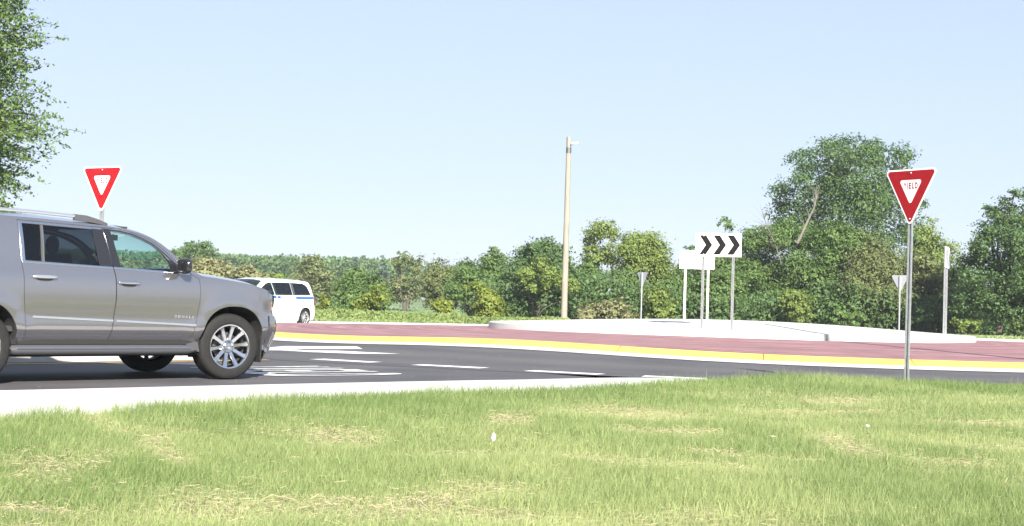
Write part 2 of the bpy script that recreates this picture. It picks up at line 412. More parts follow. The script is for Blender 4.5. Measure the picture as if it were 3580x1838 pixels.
# central island: raised concrete drum; its near left edge stands further out than the rest
IX, IY = 7.5, 47.5
isl = empty('central_island', (IX, IY, 0)); tag(isl, kind='structure')
def isl_r(a): return 7.9-.32*math.cos(a-R(15))
def island_part(name, a0, a1, r, n, ztop):
    A = np.radians(np.linspace(a0, a1, n+1)); mb = MB(); rows = []
    prof = [(1, .03, None), (1, 0, ztop-.025), (1, -.025, ztop), (.85, 0, ztop+.052), (.72, 0, ztop+.105), (.58, 0, ztop+.160), (.45, 0, ztop+.205), (.3, 0, ztop+.245), (.15, 0, ztop+.268), (.003, 0, ztop+.275)]
    for f_, dr, z in prof:
        row = []
        for a in A:
            rr = isl_r(a)*f_+dr; x, y = IX+rr*math.cos(a), IY+rr*math.sin(a)
            row.append((x-IX, y-IY, float(z_apron(x, y))-.02 if z is None else z))
        rows.append(row)
    mb.grid(rows)
    for col in (0, n):          # end walls
        mb.add([rows[0][col], rows[1][col], rows[2][col], rows[-1][col], (0, 0, .1)], [(0, 1, 2, 3, 4)])
    o = mb.build(name, MAT['concrete'], isl, smooth=True, angle=25)
    return o
for k in range(8):
    island_part('island_slab', 45*k+.05, 45*k+44.95, 0, 14, .475)

# outer kerb and verge of the far side
fk = empty('outer_kerb', (CX, CY, 0)); tag(fk, kind='structure')
zf = lambda d: (lambda x, y: z_road(x, y)+d)
for i in range(20):
    a0 = -28+i*12.5; a1 = a0+12.44
    if a1 > 209: break
    adopt(polar_strip('kerb_length', R_OUT-.05, R_OUT+.12, zf(.0), zf(.13), MAT['kerb'], a0, a1, 6), fk)
    adopt(polar_strip('kerb_length', R_OUT+.12, R_OUT+1.15, zf(.13), zf(.15), MAT['kerb'], a0, a1, 6), fk)
def z_verge(x, y): return np.maximum(z_road(x, y)+.12, z_terrain(x, y)+.05)
vg = polar_strip('grass_verge', R_OUT+1.14, 42, z_verge, z_verge, MAT['earth'], -28, 209, 90, nr=8)
me = vg.data; co = np.empty(len(me.vertices)*3, np.float32); me.vertices.foreach_get('co', co); co = co.reshape(-1, 3)
co[:, 2] = z_verge(co[:, 0], co[:, 1]); me.vertices.foreach_set('co', co.ravel()); me.update(); tag(vg, kind='structure')

# near concrete kerb and shoulder strip between asphalt and lawn
def offset_line(P, d):
    T = np.gradient(P, axis=0); T /= np.linalg.norm(T, axis=1)[:, None]
    return P + np.stack([T[:, 1], -T[:, 0]], 1)*d
def resample(P, n):
    L = np.concatenate([[0], np.cumsum(np.linalg.norm(np.diff(P, axis=0), axis=1))]); s = np.linspace(0, L[-1], n)
    fx_, fy_ = hermite(L, P[:, 0]), hermite(L, P[:, 1]); return np.stack([fx_(s), fy_(s)], 1)
KL = resample(KERB_LINE, 200)
LAWN_EDGE = np.array([(-24.0, -13.0), (-12.0, 0.4), (-7.0, 6.1), (-3.42, 9.95), (-2.42, 11.35), (-1.03, 13.6), (.98, 16.2), (2.3, 18.4), (3.9, 20.0), (6.0, 20.25), (8.0, 20.2), (12.0, 20.5), (20.0, 23.0)])
GRASS_EDGE = resample(LAWN_EDGE, 160)
sh = empty('shoulder', (0, 0, 0)); tag(sh, kind='structure')
wid = np.array([max(.5, np.min(np.linalg.norm(GRASS_EDGE-p, axis=1)))+.3 for p in KL])
TN = np.gradient(KL, axis=0); TN /= np.linalg.norm(TN, axis=1)[:, None]; TN = np.stack([TN[:, 1], -TN[:, 0]], 1)
step = 8
for i in range(0, 199, step):
    j = min(i+step, 199); rows = []
    for f_, d, z in ((0, 0, .004), (0, .30, .007), (0, .36, .012), (0, .48, .024), (0, .56, .028), (.5, .28, .034), (1, 0, .036), (1, .35, -.03)):
        q = (KL+TN*(d+f_*wid)[:, None] if f_ else KL+TN*d)[i:j+1].copy()
        q[-1] = q[-1]*.996+q[-2]*.004
        rows.append([(a, b, z+float(z_road(a, b))) for a, b in q])
    mb = MB(); mb.grid(rows); mb.build('shoulder_slab', MAT['concrete'], sh, smooth=True, angle=40)

# ------------------------------------------------------------------ painted markings (sheets a few mm above the asphalt)
def sheet(name, poly, m, dz=.004, parent=None):
    P = np.array(poly, float); c = P.mean(0); mb = MB()
    pts = []
    for i in range(len(P)):
        a, b = P[i], P[(i+1) % len(P)]
        for t in np.linspace(0, 1, 5)[:-1]: pts.append(a*(1-t)+b*t)
    vs = [(p[0], p[1], float(z_road(*p))+dz) for p in pts]
    r = delaunay_2d_cdt([Vector(p) for p in pts], [(i, (i+1) % len(pts)) for i in range(len(pts))], [], 1, 1e-5)
    V = [(v.x, v.y, float(z_road(v.x, v.y))+dz) for v in r[0]]
    mb.add(V, [tuple(f) for f in r[2]])
    return mb.build(name, m, parent)
DASH = 'broken white line across the mouth of the approach road'
def dash(cx, cy, dx, dy, L, w): 
    d = np.array([dx, dy]); d = d/np.linalg.norm(d); nn = np.array([-d[1], d[0]]); c = np.array([cx, cy])
    return [tuple(c-d*L/2-nn*w/2), tuple(c+d*L/2-nn*w/2), tuple(c+d*L/2+nn*w/2), tuple(c-d*L/2+nn*w/2)]
for (cx, cy, dx, dy, lab) in ((-2.75, 24.0, 1.06, -.62, 'white dash nearest the grey car in the broken line'),
                              (-.95, 23.02, 1.09, -.48, 'second white dash from the grey car in the broken line'),
                              (.86, 22.05, 1.0, -.48, 'third white dash from the grey car in the broken line'),
                              (2.5, 21.5, .82, -.2, 'last white dash of the broken line, half behind grass')):
    tag(sheet('road_dash', dash(cx, cy, dx, dy, 1.22 if cx < 2 else .95, .42), MAT['paint']), lab, 'road marking', DASH)
# long arrow in the circulating lane
arrow = [(-6.2, 27.2), (-4.9, 27.95), (-4.6, 29.2), (-3.15, 29.35), (-2.9, 28.1), (-4.0, 27.9), (-4.3, 27.3), (-6.0, 26.8)]
tag(sheet('road_arrow', arrow, MAT['paint']), 'long white arrow painted in the lane before the yellow kerb', 'road marking')
tag(sheet('road_line', [(-4.4, 27.25), (-3.3, 27.35), (-2.75, 27.0), (-2.03, 26.6), (-2.9, 26.45), (-3.7, 26.75)], MAT['paint']), 'tapering white line end right below the long white arrow', 'road marking')
# YIELD pavement legend, stretched along the lane
def text_mesh(s, size=1.0, bold=0.0):
    cu = bpy.data.curves.new('lettering', 'FONT'); cu.body = s; cu.size = size; cu.offset = bold; cu.resolution_u = 4
    ob = bpy.data.objects.new('lettering', cu); C.objects.link(ob)
    dg = bpy.context.evaluated_depsgraph_get(); dg.update()
    me = bpy.data.meshes.new_from_object(ob.evaluated_get(dg)); bpy.data.objects.remove(ob); bpy.data.curves.remove(cu)
    co = np.empty(len(me.vertices)*3, np.float32); me.vertices.foreach_get('co', co); co = co.reshape(-1, 3)
    return me, co
def set_co(me, co): me.vertices.foreach_set('co', np.ascontiguousarray(co, np.float32).ravel()); me.update()
def fit_letter(ch, w, h, bold=.02):
    me, co = text_mesh(ch, 1.0, bold)
    mn, mxx = co.min(0), co.max(0); d = np.maximum(mxx-mn, 1e-6)
    co = (co-mn)/d*np.array([w, h, 0]); co[:, 2] = 0
    return me, co
legend = empty('road_legend', (-3.0, 19.9, 0))
tag(legend, 'white YIELD lettering painted on the asphalt by the front wheel of the grey car', 'road marking')
acr = np.array([.66, -.75]); trv = np.array([.75, .66])
org = np.array([-4.62, 20.28])
for i, ch in enumerate('YIELD'):
    wl_ = .1 if ch == 'I' else .37
    me, co = fit_letter(ch, wl_ if ch != 'I' else .13, 2.25, .015)
    o0 = org + acr*(i*.50 + (.12 if ch == 'I' else 0))
    x = o0[0]+acr[0]*co[:, 0]+trv[0]*co[:, 1]; y = o0[1]+acr[1]*co[:, 0]+trv[1]*co[:, 1]
    set_co(me, np.stack([x+3.0, y-19.9, z_road(x, y)+.005], 1)); me.materials.clear()
    link('letter', me, MAT['paint'], legend, smooth=False)
# yellow edge line beside the splitter island, on the far side of the grey car
P0 = np.array([-6.41, 20.24]); P1 = np.array([-3.95, 23.45]); d_ = (P1-P0)/np.linalg.norm(P1-P0)
tag(sheet('edge_line', dash(*((P1+P0-d_*12)/2), d_[0], d_[1], 16, .12), MAT['yellowline']), 'thin yellow edge line seen beneath the grey car', 'road marking')
n_ = np.array([-d_[1], d_[0]])
spl = MB(); a, b = P1-d_*.6+n_*.35, P0-d_*14+n_*.35
prof = [a, b, b+n_*4.2, a+n_*1.3-d_*1.2]
spl.add([(p[0], p[1], .0) for p in prof]+[(p[0], p[1], .13) for p in prof], [(4, 5, 6, 7), (0, 1, 5, 4), (1, 2, 6, 5), (2, 3, 7, 6), (3, 0, 4, 7)])
o = spl.build('splitter_island', MAT['concrete'], bevel=.04); tag(o, kind='structure')

# ------------------------------------------------------------------ lawn in front
def edge_y(x): return np.interp(x, GRASS_EDGE[:, 0], GRASS_EDGE[:, 1])
def z_lawn(x, y):
    x = np.asarray(x, float); y = np.asarray(y, float); e = edge_y(x)-y
    return .115*(1-.62*sstep(-.5, 3.0, x))*np.exp(-np.clip(e, 0, None)/9.0) + .055*np.exp(-((x-4.4)/1.5)**2-(e/2.0)**2) + .045*(fbm(x*.45, y*.45, 2)-.5) + .012*(fbm(x*2.2, y*2.2, 2)-.5)
lx = np.linspace(-16, 17, 150); tt = np.linspace(0, 1, 90)**1.3
LX, TT = np.meshgrid(lx, tt); LE = edge_y(LX); LY = LE+.05-TT*(LE+9)
idx = np.arange(LX.size).reshape(LX.shape)
F = np.stack([idx[:-1, :-1].ravel(), idx[:-1, 1:].ravel(), idx[1:, 1:].ravel(), idx[1:, :-1].ravel()], 1)
LZ = z_lawn(LX, LY)
tag(link('lawn', fast_mesh('lawn', np.stack([LX.ravel(), LY.ravel(), LZ.ravel()], 1), F[:, ::-1]), MAT['soil']), kind='structure')

def straw_mask(x, y):
    """0..1: where dry straw shows through"""
    n1 = fbm(x*.85+3, y*.62+7, 5); right = sstep(-1.0, 2.0, x)*.09
    m = .70*sstep(.55, .76, n1+right*sstep(6, 9, y)*(1-sstep(15.5, 18, y)))
    e = edge_y(x)-y
    m = m*sstep(1.2, 3.5, e)
    # a raked line of straw at the left, two long ones at the right, one in the middle foreground
    def line(x0, y0, x1, y1, w):
        d = np.array([x1-x0, y1-y0]); L = np.hypot(*d); d /= L; t = (x-x0)*d[0]+(y-y0)*d[1]; s = -(x-x0)*d[1]+(y-y0)*d[0]
        s = s+.25*(vnoise(t*1.7, t*0+3)-.5)
        return np.exp(-(s/w)**2)*sstep(-.3, .2, t)*(1-sstep(L-.2, L+.3, t))*(.55+.6*vnoise(x*3, y*3))
    for ln in ((-3.2, 10.6, -2.4, 9.3, .10), (-2.5, 9.4, -2.15, 9.5, .14), (-2.4, 9.3, -1.7, 7.9, .10), (2.2, 13.8, 3.8, 14.5, .15), (.9, 10.8, 1.6, 11.3, .22), (1.2, 9.6, 2.0, 9.4, .16),
               (.3, 8.95, 1.2, 8.8, .20), (1.1, 8.85, 1.6, 8.6, .15), (2.5, 11.6, 2.6, 9.8, .22), (2.6, 9.8, 3.2, 9.5, .20), (3.4, 11.1, 4.2, 11.0, .25), (-.7, 6.3, -.05, 7.6, .24), (-.6, 6.7, .2, 6.5, .26),
               (-2.3, 6.0, -1.8, 6.1, .14), (-.5, 8.7, 0, 9.1, .10), (3.9, 13.0, 5.1, 13.5, .25)):
        m = np.maximum(m, line(*ln)*.95)
    return np.clip(m, 0, 1)

def make_grass():
    def pts(n, y0, y1, p=1.0, side=.44):
        u = rng.random(n); y = (y0**p+(y1**p-y0**p)*u)**(1/p); x = (rng.random(n)*2-1)*(side*y+.4); return x, y
    out = []
    for (n, y0, y1, wmul) in ((300000, 4.8, 9.0, 1.0), (325000, 9.0, 14.0, 1.2), (285000, 14.0, 21.0, 1.6)):
        x, y = pts(n, y0, y1, 2.0, .52)
        e = edge_y(x)-y; keep = e > -.10*rng.random(n)
        sm = straw_mask(x, y); keep &= rng.random(n) > sm*.60
        x, y, e, sm = x[keep], y[keep], e[keep], sm[keep]; n = len(x)
        clump = fbm(x*1.6+9, y*1.6+5, 3)
        h = (.036+.052*rng.random(n)**1.5)*(0.65+.8*clump)*(1-.40*sm)*(1+.50*np.exp(-np.clip(e, 0, 9)/1.0))
        h *= np.where(rng.random(n) < .025, 1.7, 1)
        az = rng.normal(0, .9, n); wd = (.0013+.0016*rng.random(n))*wmul
        lean = (.12+.95*rng.random(n)**1.6)*h; la = rng.random(n)*2*math.pi
        lx_, ly_ = np.cos(la)*lean+.008, np.sin(la)*lean
        z = z_lawn(x, y)-.008
        big = fbm(x*.35+40, y*.35+13, 3); fine = rng.random(n)
        yellow = sstep(.42, .70, fbm(x*.8+70, y*.8, 2))
        tint = np.clip(-.06+.72*fine+.26*yellow+.42*sm-.45*(big-.5)-.14*(1-sstep(.5, 3.5, e))+.16*sstep(2.5, 5, e)*(1-sstep(10, 13, e))*sstep(-2.5, 1.5, x), 0, 1)
        root = np.stack([x, y, z], 1); P = np.stack([np.cos(az)*wd, np.sin(az)*wd, 0*wd], 1)
        tip = root+np.stack([lx_, ly_, h], 1)
        V = np.stack([root-P, root+P, tip], 1).reshape(-1, 3); T = np.arange(n*3).reshape(-1, 3)
        out.append((V, T, np.repeat(tint, 3)))
    b = 0; Vs, Fs, Ts = [], [], []
    for V, T, a in out: Vs.append(V); Fs.append(T+b); Ts.append(a); b += len(V)
    o = link('lawn_grass', fast_mesh('lawn_grass', np.concatenate(Vs), np.concatenate(Fs), {'tint': np.concatenate(Ts)}), MAT['grass'], smooth=False)
    tag(o, 'long sunlit yellow-green grass of the lawn in the foreground', 'grass', kind='stuff')
    # straw lying in the thin patches
    n = 520000; x, y = pts(n, 4.8, 18, 2.0); sm = straw_mask(x, y); keep = (rng.random(n) < sm*.58+.05) & (edge_y(x)-y > .3)
    x, y = x[keep], y[keep]; n = len(x)
    L = .018+.05*rng.random(n)**1.5; az = rng.normal(0, .8, n)+np.where(rng.random(n) < .3, rng.random(n)*6, 0); wd = .0005+.0007*rng.random(n)
    wd *= 1+.05*y; z = z_lawn(x, y)+.012+.03*rng.random(n)**2; tl = rng.normal(0, .22, n)
    D = np.stack([np.cos(az)*np.cos(tl), np.sin(az)*np.cos(tl), np.sin(tl)], 1)*L[:, None]/2; P = np.stack([-np.sin(az)*wd, np.cos(az)*wd, rng.random(n)*wd], 1); c = np.stack([x, y, z], 1)
    V = np.stack([c-D-P, c+D-P, c+D+P, c-D+P], 1).reshape(-1, 3)
    o = link('dry_straw', fast_mesh('dry_straw', V, np.arange(n*4).reshape(-1, 4), {'tint': np.repeat(rng.random(n), 4)}), MAT['straw'], smooth=False)
    tag(o, 'pale dry straw mulch lying in thin patches of the lawn', 'straw', kind='stuff')
make_grass()

def pebble(name, x, y, r, lab, sc=(1, .8, .8)):
    mb = MB(); rows = []
    for i in range(7):
        t = math.pi*i/6; row = []
        for j in range(9):
            a = 2*math.pi*j/9; q = r*(1+.25*(random.random()-.5))
            row.append((q*math.sin(t)*math.cos(a)*sc[0], q*math.sin(t)*math.sin(a)*sc[1], q*math.cos(t)*sc[2]))
        rows.append(row)
    mb.grid(rows, closed_v=True)
    o = mb.build(name, MAT['stone'], smooth=True, angle=40); o.location = (x, y, float(z_lawn(x, y))+r*sc[2]+.035)
    tag(o, lab, 'stone', 'pale stones lying in the lawn')
pebble('stone', -.09, 9.55, .021, 'white pointed stone standing in the grass in the middle of the lawn', (.8, .7, 1.5))
pebble('stone', 3.08, 12.2, .018, 'pale stone lying at the edge of a straw patch at the right of the lawn', (1.2, .8, .8))
pebble('stone', 2.02, 10.85, .013, 'small flat pale stone in the lawn, between the other two stones', (1.6, .8, .6))

# ------------------------------------------------------------------ trees and shrubs
TREES = [
    {'name': 'oak_tree', 'label': 'round dark tree standing alone on the skyline above the bonnet of the grey car', 'X': -33.63, 'Y': 150, 'top': 7.09, 'bot': 2.9, 'r': 2.6, 'kind': 'round', 'group': None, 'tint': 2, 'seed': 3, 'dens': 0.55, 'blobs': None, 'airy': 0, 'trunk': 1, 'leaf': 0.34, 'base': 0.0},
    {'name': 'sumac_shrub', 'label': 'broad olive flowering shrub right behind the bonnet, tallest of the olive hedge', 'X': -16.64, 'Y': 78, 'top': 3.21, 'bot': 0.05, 'r': 1.64, 'kind': 'bush', 'group': 'olive shrubs behind the cars', 'tint': 6, 'seed': 4, 'dens': 1.0, 'blobs': None, 'airy': 0, 'trunk': 1, 'leaf': None, 'base': 0.0},
    {'name': 'sumac_shrub', 'label': 'olive flowering shrub above the roof of the white van, in the middle of the hedge', 'X': -14.08, 'Y': 76, 'top': 2.73, 'bot': 0.05, 'r': 1.49, 'kind': 'bush', 'group': 'olive shrubs behind the cars', 'tint': 6, 'seed': 5, 'dens': 1.0, 'blobs': None, 'airy': 0, 'trunk': 1, 'leaf': None, 'base': 0.0},
    {'name': 'sumac_shrub', 'label': 'low yellowish shrub at the right end of the olive hedge, over the van roof', 'X': -12.47, 'Y': 76, 'top': 2.31, 'bot': 0.05, 'r': 1.06, 'kind': 'bush', 'group': 'olive shrubs behind the cars', 'tint': 1, 'seed': 6, 'dens': 1.0, 'blobs': None, 'airy': 0, 'trunk': 1, 'leaf': None, 'base': 0.0},
    {'name': 'sumac_shrub', 'label': 'olive shrub at the left end of the hedge, seen through the car windows', 'X': -19.41, 'Y': 80, 'top': 2.98, 'bot': 0.05, 'r': 1.57, 'kind': 'bush', 'group': 'olive shrubs behind the cars', 'tint': 6, 'seed': 46, 'dens': 1.0, 'blobs': None, 'airy': 0, 'trunk': 1, 'leaf': None, 'base': 0.0},
    {'name': 'sumac_shrub', 'label': 'olive shrub hidden behind the grey car, seen through its tinted windows', 'X': -21.96, 'Y': 82, 'top': 3.08, 'bot': 0.05, 'r': 1.6, 'kind': 'bush', 'group': 'olive shrubs behind the cars', 'tint': 6, 'seed': 47, 'dens': 1.0, 'blobs': None, 'airy': 0, 'trunk': 1, 'leaf': None, 'base': 0.0},
    {'name': 'oak_tree', 'label': 'tall rounded tree standing behind the white van, olive green with layered boughs', 'X': -19.13, 'Y': 135, 'top': 5.56, 'bot': 0.21, 'r': 2.34, 'kind': 'round', 'group': None, 'tint': 3, 'seed': 7, 'dens': 0.6, 'blobs': [(0.15, 4.47, 1.06), (-0.57, 3.39, 1.13), (0.95, 3.25, 1.21), (-1.1, 2.25, 0.98), (0.81, 1.74, 1.36), (-0.5, 1.32, 1.13), (2.12, 2.15, 0.83)], 'airy': 0, 'trunk': 1, 'leaf': 0.32, 'base': 0.0},
    {'name': 'vine_bush', 'label': 'small yellow-green bush peeping out right behind the van tail light', 'X': -10.78, 'Y': 82, 'top': 1.46, 'bot': 0.05, 'r': 0.41, 'kind': 'bush', 'group': None, 'tint': 5, 'seed': 71, 'dens': 1.0, 'blobs': None, 'airy': 0, 'trunk': 1, 'leaf': None, 'base': 0.0},
    {'name': 'elm_bush', 'label': 'conical bush overgrown with bright vines, alone in front of the bean field', 'X': -9.15, 'Y': 84, 'top': 3.1, 'bot': 0.05, 'r': 1.64, 'kind': 'cone', 'group': None, 'tint': 0, 'seed': 8, 'dens': 1.0, 'blobs': [(0.18, 2.59, 0.52), (-0.03, 2.0, 0.89), (0.9, 2.26, 0.52), (-0.61, 1.51, 0.85), (0.58, 1.31, 1.06), (1.4, 1.34, 0.66), (-0.34, 0.7, 1.06), (0.83, 0.61, 0.94), (1.53, 0.75, 0.47)], 'airy': 0, 'trunk': 1, 'leaf': None, 'base': 0.0},
    {'name': 'vine_bush', 'label': 'bright yellow-green vine cover on the right flank of the lone conical bush', 'X': -7.93, 'Y': 81.5, 'top': 2.0, 'bot': 0.29, 'r': 0.87, 'kind': 'bush', 'group': None, 'tint': 5, 'seed': 9, 'dens': 0.7, 'blobs': [(0.4, 1.55, 0.46), (-0.15, 1.08, 0.5), (0.53, 1.06, 0.32), (-0.71, 0.84, 0.41)], 'airy': 0, 'trunk': 0, 'leaf': None, 'base': 0.0},
    {'name': 'poplar_tree', 'label': 'pale blue-green poplar, leftmost of the far poplars on the skyline', 'X': -24.47, 'Y': 230, 'top': 8.56, 'bot': 2.13, 'r': 2.06, 'kind': 'round', 'group': 'pale poplars in the distance', 'tint': 4, 'seed': 10, 'dens': 0.4, 'blobs': None, 'airy': 0, 'trunk': 1, 'leaf': 0.5, 'base': 0.0},
    {'name': 'poplar_tree', 'label': 'pale blue-green poplar, middle one of the far poplars on the skyline', 'X': -20.54, 'Y': 225, 'top': 8.31, 'bot': 2.21, 'r': 1.51, 'kind': 'round', 'group': 'pale poplars in the distance', 'tint': 4, 'seed': 11, 'dens': 0.4, 'blobs': None, 'airy': 0, 'trunk': 1, 'leaf': 0.5, 'base': 0.0},
    {'name': 'poplar_tree', 'label': 'small pale poplar, rightmost of the far poplars, right of the bare-limbed tree', 'X': -12.8, 'Y': 220, 'top': 7.62, 'bot': 2.4, 'r': 1.35, 'kind': 'round', 'group': 'pale poplars in the distance', 'tint': 4, 'seed': 12, 'dens': 0.4, 'blobs': None, 'airy': 0, 'trunk': 1, 'leaf': 0.5, 'base': 0.0},
    {'name': 'bare_limbed_tree', 'label': 'tree with pale bare limbs showing through its thin top, behind the bean field', 'X': -9.76, 'Y': 130, 'top': 5.4, 'bot': 1.33, 'r': 1.67, 'kind': 'round', 'group': None, 'tint': 3, 'seed': 13, 'dens': 0.5, 'blobs': [(-0.17, 4.96, 0.58), (-0.69, 4.36, 0.58), (1.05, 4.41, 0.73), (-0.64, 2.65, 0.87), (0.99, 2.81, 0.87), (0.12, 1.76, 0.94), (-1.16, 1.8, 0.73)], 'airy': 1, 'trunk': 1, 'leaf': 0.3, 'base': 0.0},
    {'name': 'ash_tree', 'label': 'dull green tree at the right edge of the bean field', 'X': -4.6, 'Y': 98, 'top': 3.8, 'bot': 0.29, 'r': 1.59, 'kind': 'round', 'group': None, 'tint': 3, 'seed': 14, 'dens': 0.8, 'blobs': None, 'airy': 0, 'trunk': 1, 'leaf': 0.26, 'base': 0.0},
    {'name': 'ash_tree', 'label': 'mid green tree with feathery top between bean field and the broad dark bush', 'X': -2.65, 'Y': 92, 'top': 3.73, 'bot': 0.13, 'r': 1.41, 'kind': 'round', 'group': None, 'tint': 0, 'seed': 15, 'dens': 0.8, 'blobs': None, 'airy': 0, 'trunk': 1, 'leaf': 0.24, 'base': 0.0},
    {'name': 'locust_tree', 'label': 'feathery open-topped tree just left of the broad dark bush', 'X': -1.21, 'Y': 94, 'top': 4.88, 'bot': 0.16, 'r': 1.1, 'kind': 'round', 'group': None, 'tint': 0, 'seed': 16, 'dens': 0.7, 'blobs': None, 'airy': 1, 'trunk': 1, 'leaf': 0.24, 'base': 0.0},
    {'name': 'vine_bush', 'label': 'bright yellow-green vine bush with an arching top left of the broad dark bush', 'X': -1.6, 'Y': 80, 'top': 2.16, 'bot': 0.13, 'r': 1.07, 'kind': 'bush', 'group': None, 'tint': 5, 'seed': 17, 'dens': 0.8, 'blobs': [(-0.56, 2.03, 0.31), (-0.89, 1.98, 0.2), (0.24, 1.72, 0.58), (0.48, 1.06, 0.72), (0.04, 0.71, 0.67), (0.94, 0.63, 0.49)], 'airy': 0, 'trunk': 0, 'leaf': None, 'base': 0.0},
    {'name': 'vine_bush', 'label': 'small bright yellow-green bush at the grass edge by the bean field', 'X': -3.76, 'Y': 79, 'top': 1.35, 'bot': 0.05, 'r': 0.66, 'kind': 'bush', 'group': None, 'tint': 5, 'seed': 18, 'dens': 0.8, 'blobs': None, 'airy': 0, 'trunk': 0, 'leaf': None, 'base': 0.0},
    {'name': 'thicket_bush', 'label': 'broad dense dark bush directly behind the bare wooden pole', 'X': 1.46, 'Y': 84, 'top': 5.02, 'bot': 0.05, 'r': 2.16, 'kind': 'bush', 'group': None, 'tint': 2, 'seed': 19, 'dens': 1.0, 'blobs': [(0.44, 4.44, 0.7), (-0.49, 4.06, 0.85), (1.16, 3.88, 0.94), (-1.17, 3.1, 0.94), (0.25, 2.91, 1.29), (1.66, 2.71, 1.06), (-0.89, 1.7, 1.17), (0.76, 1.51, 1.41), (-1.33, 0.75, 1.06), (-0.15, 0.67, 1.06), (1.95, 1.08, 1.06)], 'airy': 0, 'trunk': 1, 'leaf': None, 'base': 0.0},
    {'name': 'vine_bush', 'label': 'patch of bright vines climbing the dark bush to the left of the pole', 'X': 1.28, 'Y': 81, 'top': 3.74, 'bot': 1.25, 'r': 1.13, 'kind': 'bush', 'group': None, 'tint': 1, 'seed': 20, 'dens': 0.6, 'blobs': [(-0.54, 2.81, 0.59), (0.35, 3.41, 0.5), (0.94, 2.63, 0.68), (1.97, 2.32, 0.5), (0.05, 2.15, 0.57)], 'airy': 0, 'trunk': 0, 'leaf': None, 'base': 0.0},
    {'name': 'locust_tree', 'label': 'airy yellow-topped tree just right of the pole with sky showing through', 'X': 5.69, 'Y': 92, 'top': 6.55, 'bot': 2.95, 'r': 1.29, 'kind': 'round', 'group': None, 'tint': 1, 'seed': 21, 'dens': 0.55, 'blobs': [(-0.54, 5.76, 0.51), (0.22, 6.04, 0.62), (0.87, 5.93, 0.41), (-0.78, 4.98, 0.46), (-0.12, 4.23, 0.62), (0.65, 4.51, 0.57), (-0.88, 3.95, 0.51)], 'airy': 1, 'trunk': 1, 'leaf': 0.24, 'base': 0.0},
    {'name': 'ash_tree', 'label': 'green tree filling the gap under the airy yellow-topped tree', 'X': 4.66, 'Y': 87, 'top': 4.04, 'bot': 0.1, 'r': 1.26, 'kind': 'round', 'group': None, 'tint': 0, 'seed': 22, 'dens': 1.0, 'blobs': None, 'airy': 0, 'trunk': 1, 'leaf': 0.22, 'base': 0.0},
    {'name': 'maple_tree', 'label': 'full round yellow-green tree between the pole and the chevron sign', 'X': 7.92, 'Y': 88, 'top': 5.89, 'bot': 0.48, 'r': 1.82, 'kind': 'round', 'group': None, 'tint': 1, 'seed': 23, 'dens': 1.0, 'blobs': [(-0.27, 5.09, 0.84), (0.59, 5.17, 0.74), (1.22, 4.45, 0.74), (-0.88, 4.63, 0.64), (-0.24, 3.91, 1.11), (1.25, 3.46, 0.89), (-0.95, 2.91, 0.98), (0.54, 2.46, 1.23), (1.78, 2.0, 0.74), (-0.41, 1.2, 1.11), (1.07, 1.0, 0.98)], 'airy': 0, 'trunk': 1, 'leaf': 0.22, 'base': 0.0},
    {'name': 'thicket_bush', 'label': 'grey-green low mounded shrub at the foot of the thicket left of the small triangular sign', 'X': 5.4, 'Y': 79, 'top': 1.41, 'bot': 0.21, 'r': 1.88, 'kind': 'bush', 'group': None, 'tint': 6, 'seed': 24, 'dens': 0.9, 'blobs': [(-0.65, 0.79, 0.66), (0.34, 0.93, 0.66), (1.24, 0.63, 0.53), (-1.3, 0.55, 0.53)], 'airy': 0, 'trunk': 0, 'leaf': None, 'base': 0.0},
    {'name': 'locust_tree', 'label': 'thin dark feathery tree rising behind the blank sign back', 'X': 12.71, 'Y': 102, 'top': 5.91, 'bot': 0.5, 'r': 1.28, 'kind': 'round', 'group': None, 'tint': 2, 'seed': 25, 'dens': 0.7, 'blobs': None, 'airy': 1, 'trunk': 1, 'leaf': 0.26, 'base': 0.0},
    {'name': 'thicket_bush', 'label': 'dark leafy bush behind the posts of the blank sign back', 'X': 10.28, 'Y': 86, 'top': 3.21, 'bot': 0.08, 'r': 1.25, 'kind': 'bush', 'group': None, 'tint': 0, 'seed': 26, 'dens': 1.0, 'blobs': None, 'airy': 0, 'trunk': 1, 'leaf': None, 'base': 0.0},
    {'name': 'vine_bush', 'label': 'light green bush at the foot of the thicket right of the small triangular sign', 'X': 8.36, 'Y': 80, 'top': 2.23, 'bot': 0.22, 'r': 0.89, 'kind': 'bush', 'group': None, 'tint': 1, 'seed': 27, 'dens': 0.7, 'blobs': None, 'airy': 0, 'trunk': 0, 'leaf': None, 'base': 0.0},
    {'name': 'ash_tree', 'label': 'feathery green tree showing over the top of the chevron sign', 'X': 14.26, 'Y': 96, 'top': 7.31, 'bot': 0.6, 'r': 1.56, 'kind': 'round', 'group': None, 'tint': 0, 'seed': 28, 'dens': 0.8, 'blobs': None, 'airy': 1, 'trunk': 1, 'leaf': 0.25, 'base': 0.0},
    {'name': 'thicket_bush', 'label': 'dense green bush directly behind the chevron sign posts', 'X': 12.02, 'Y': 84, 'top': 3.92, 'bot': 0.05, 'r': 1.53, 'kind': 'bush', 'group': None, 'tint': 0, 'seed': 29, 'dens': 1.0, 'blobs': None, 'airy': 0, 'trunk': 1, 'leaf': None, 'base': 0.0},
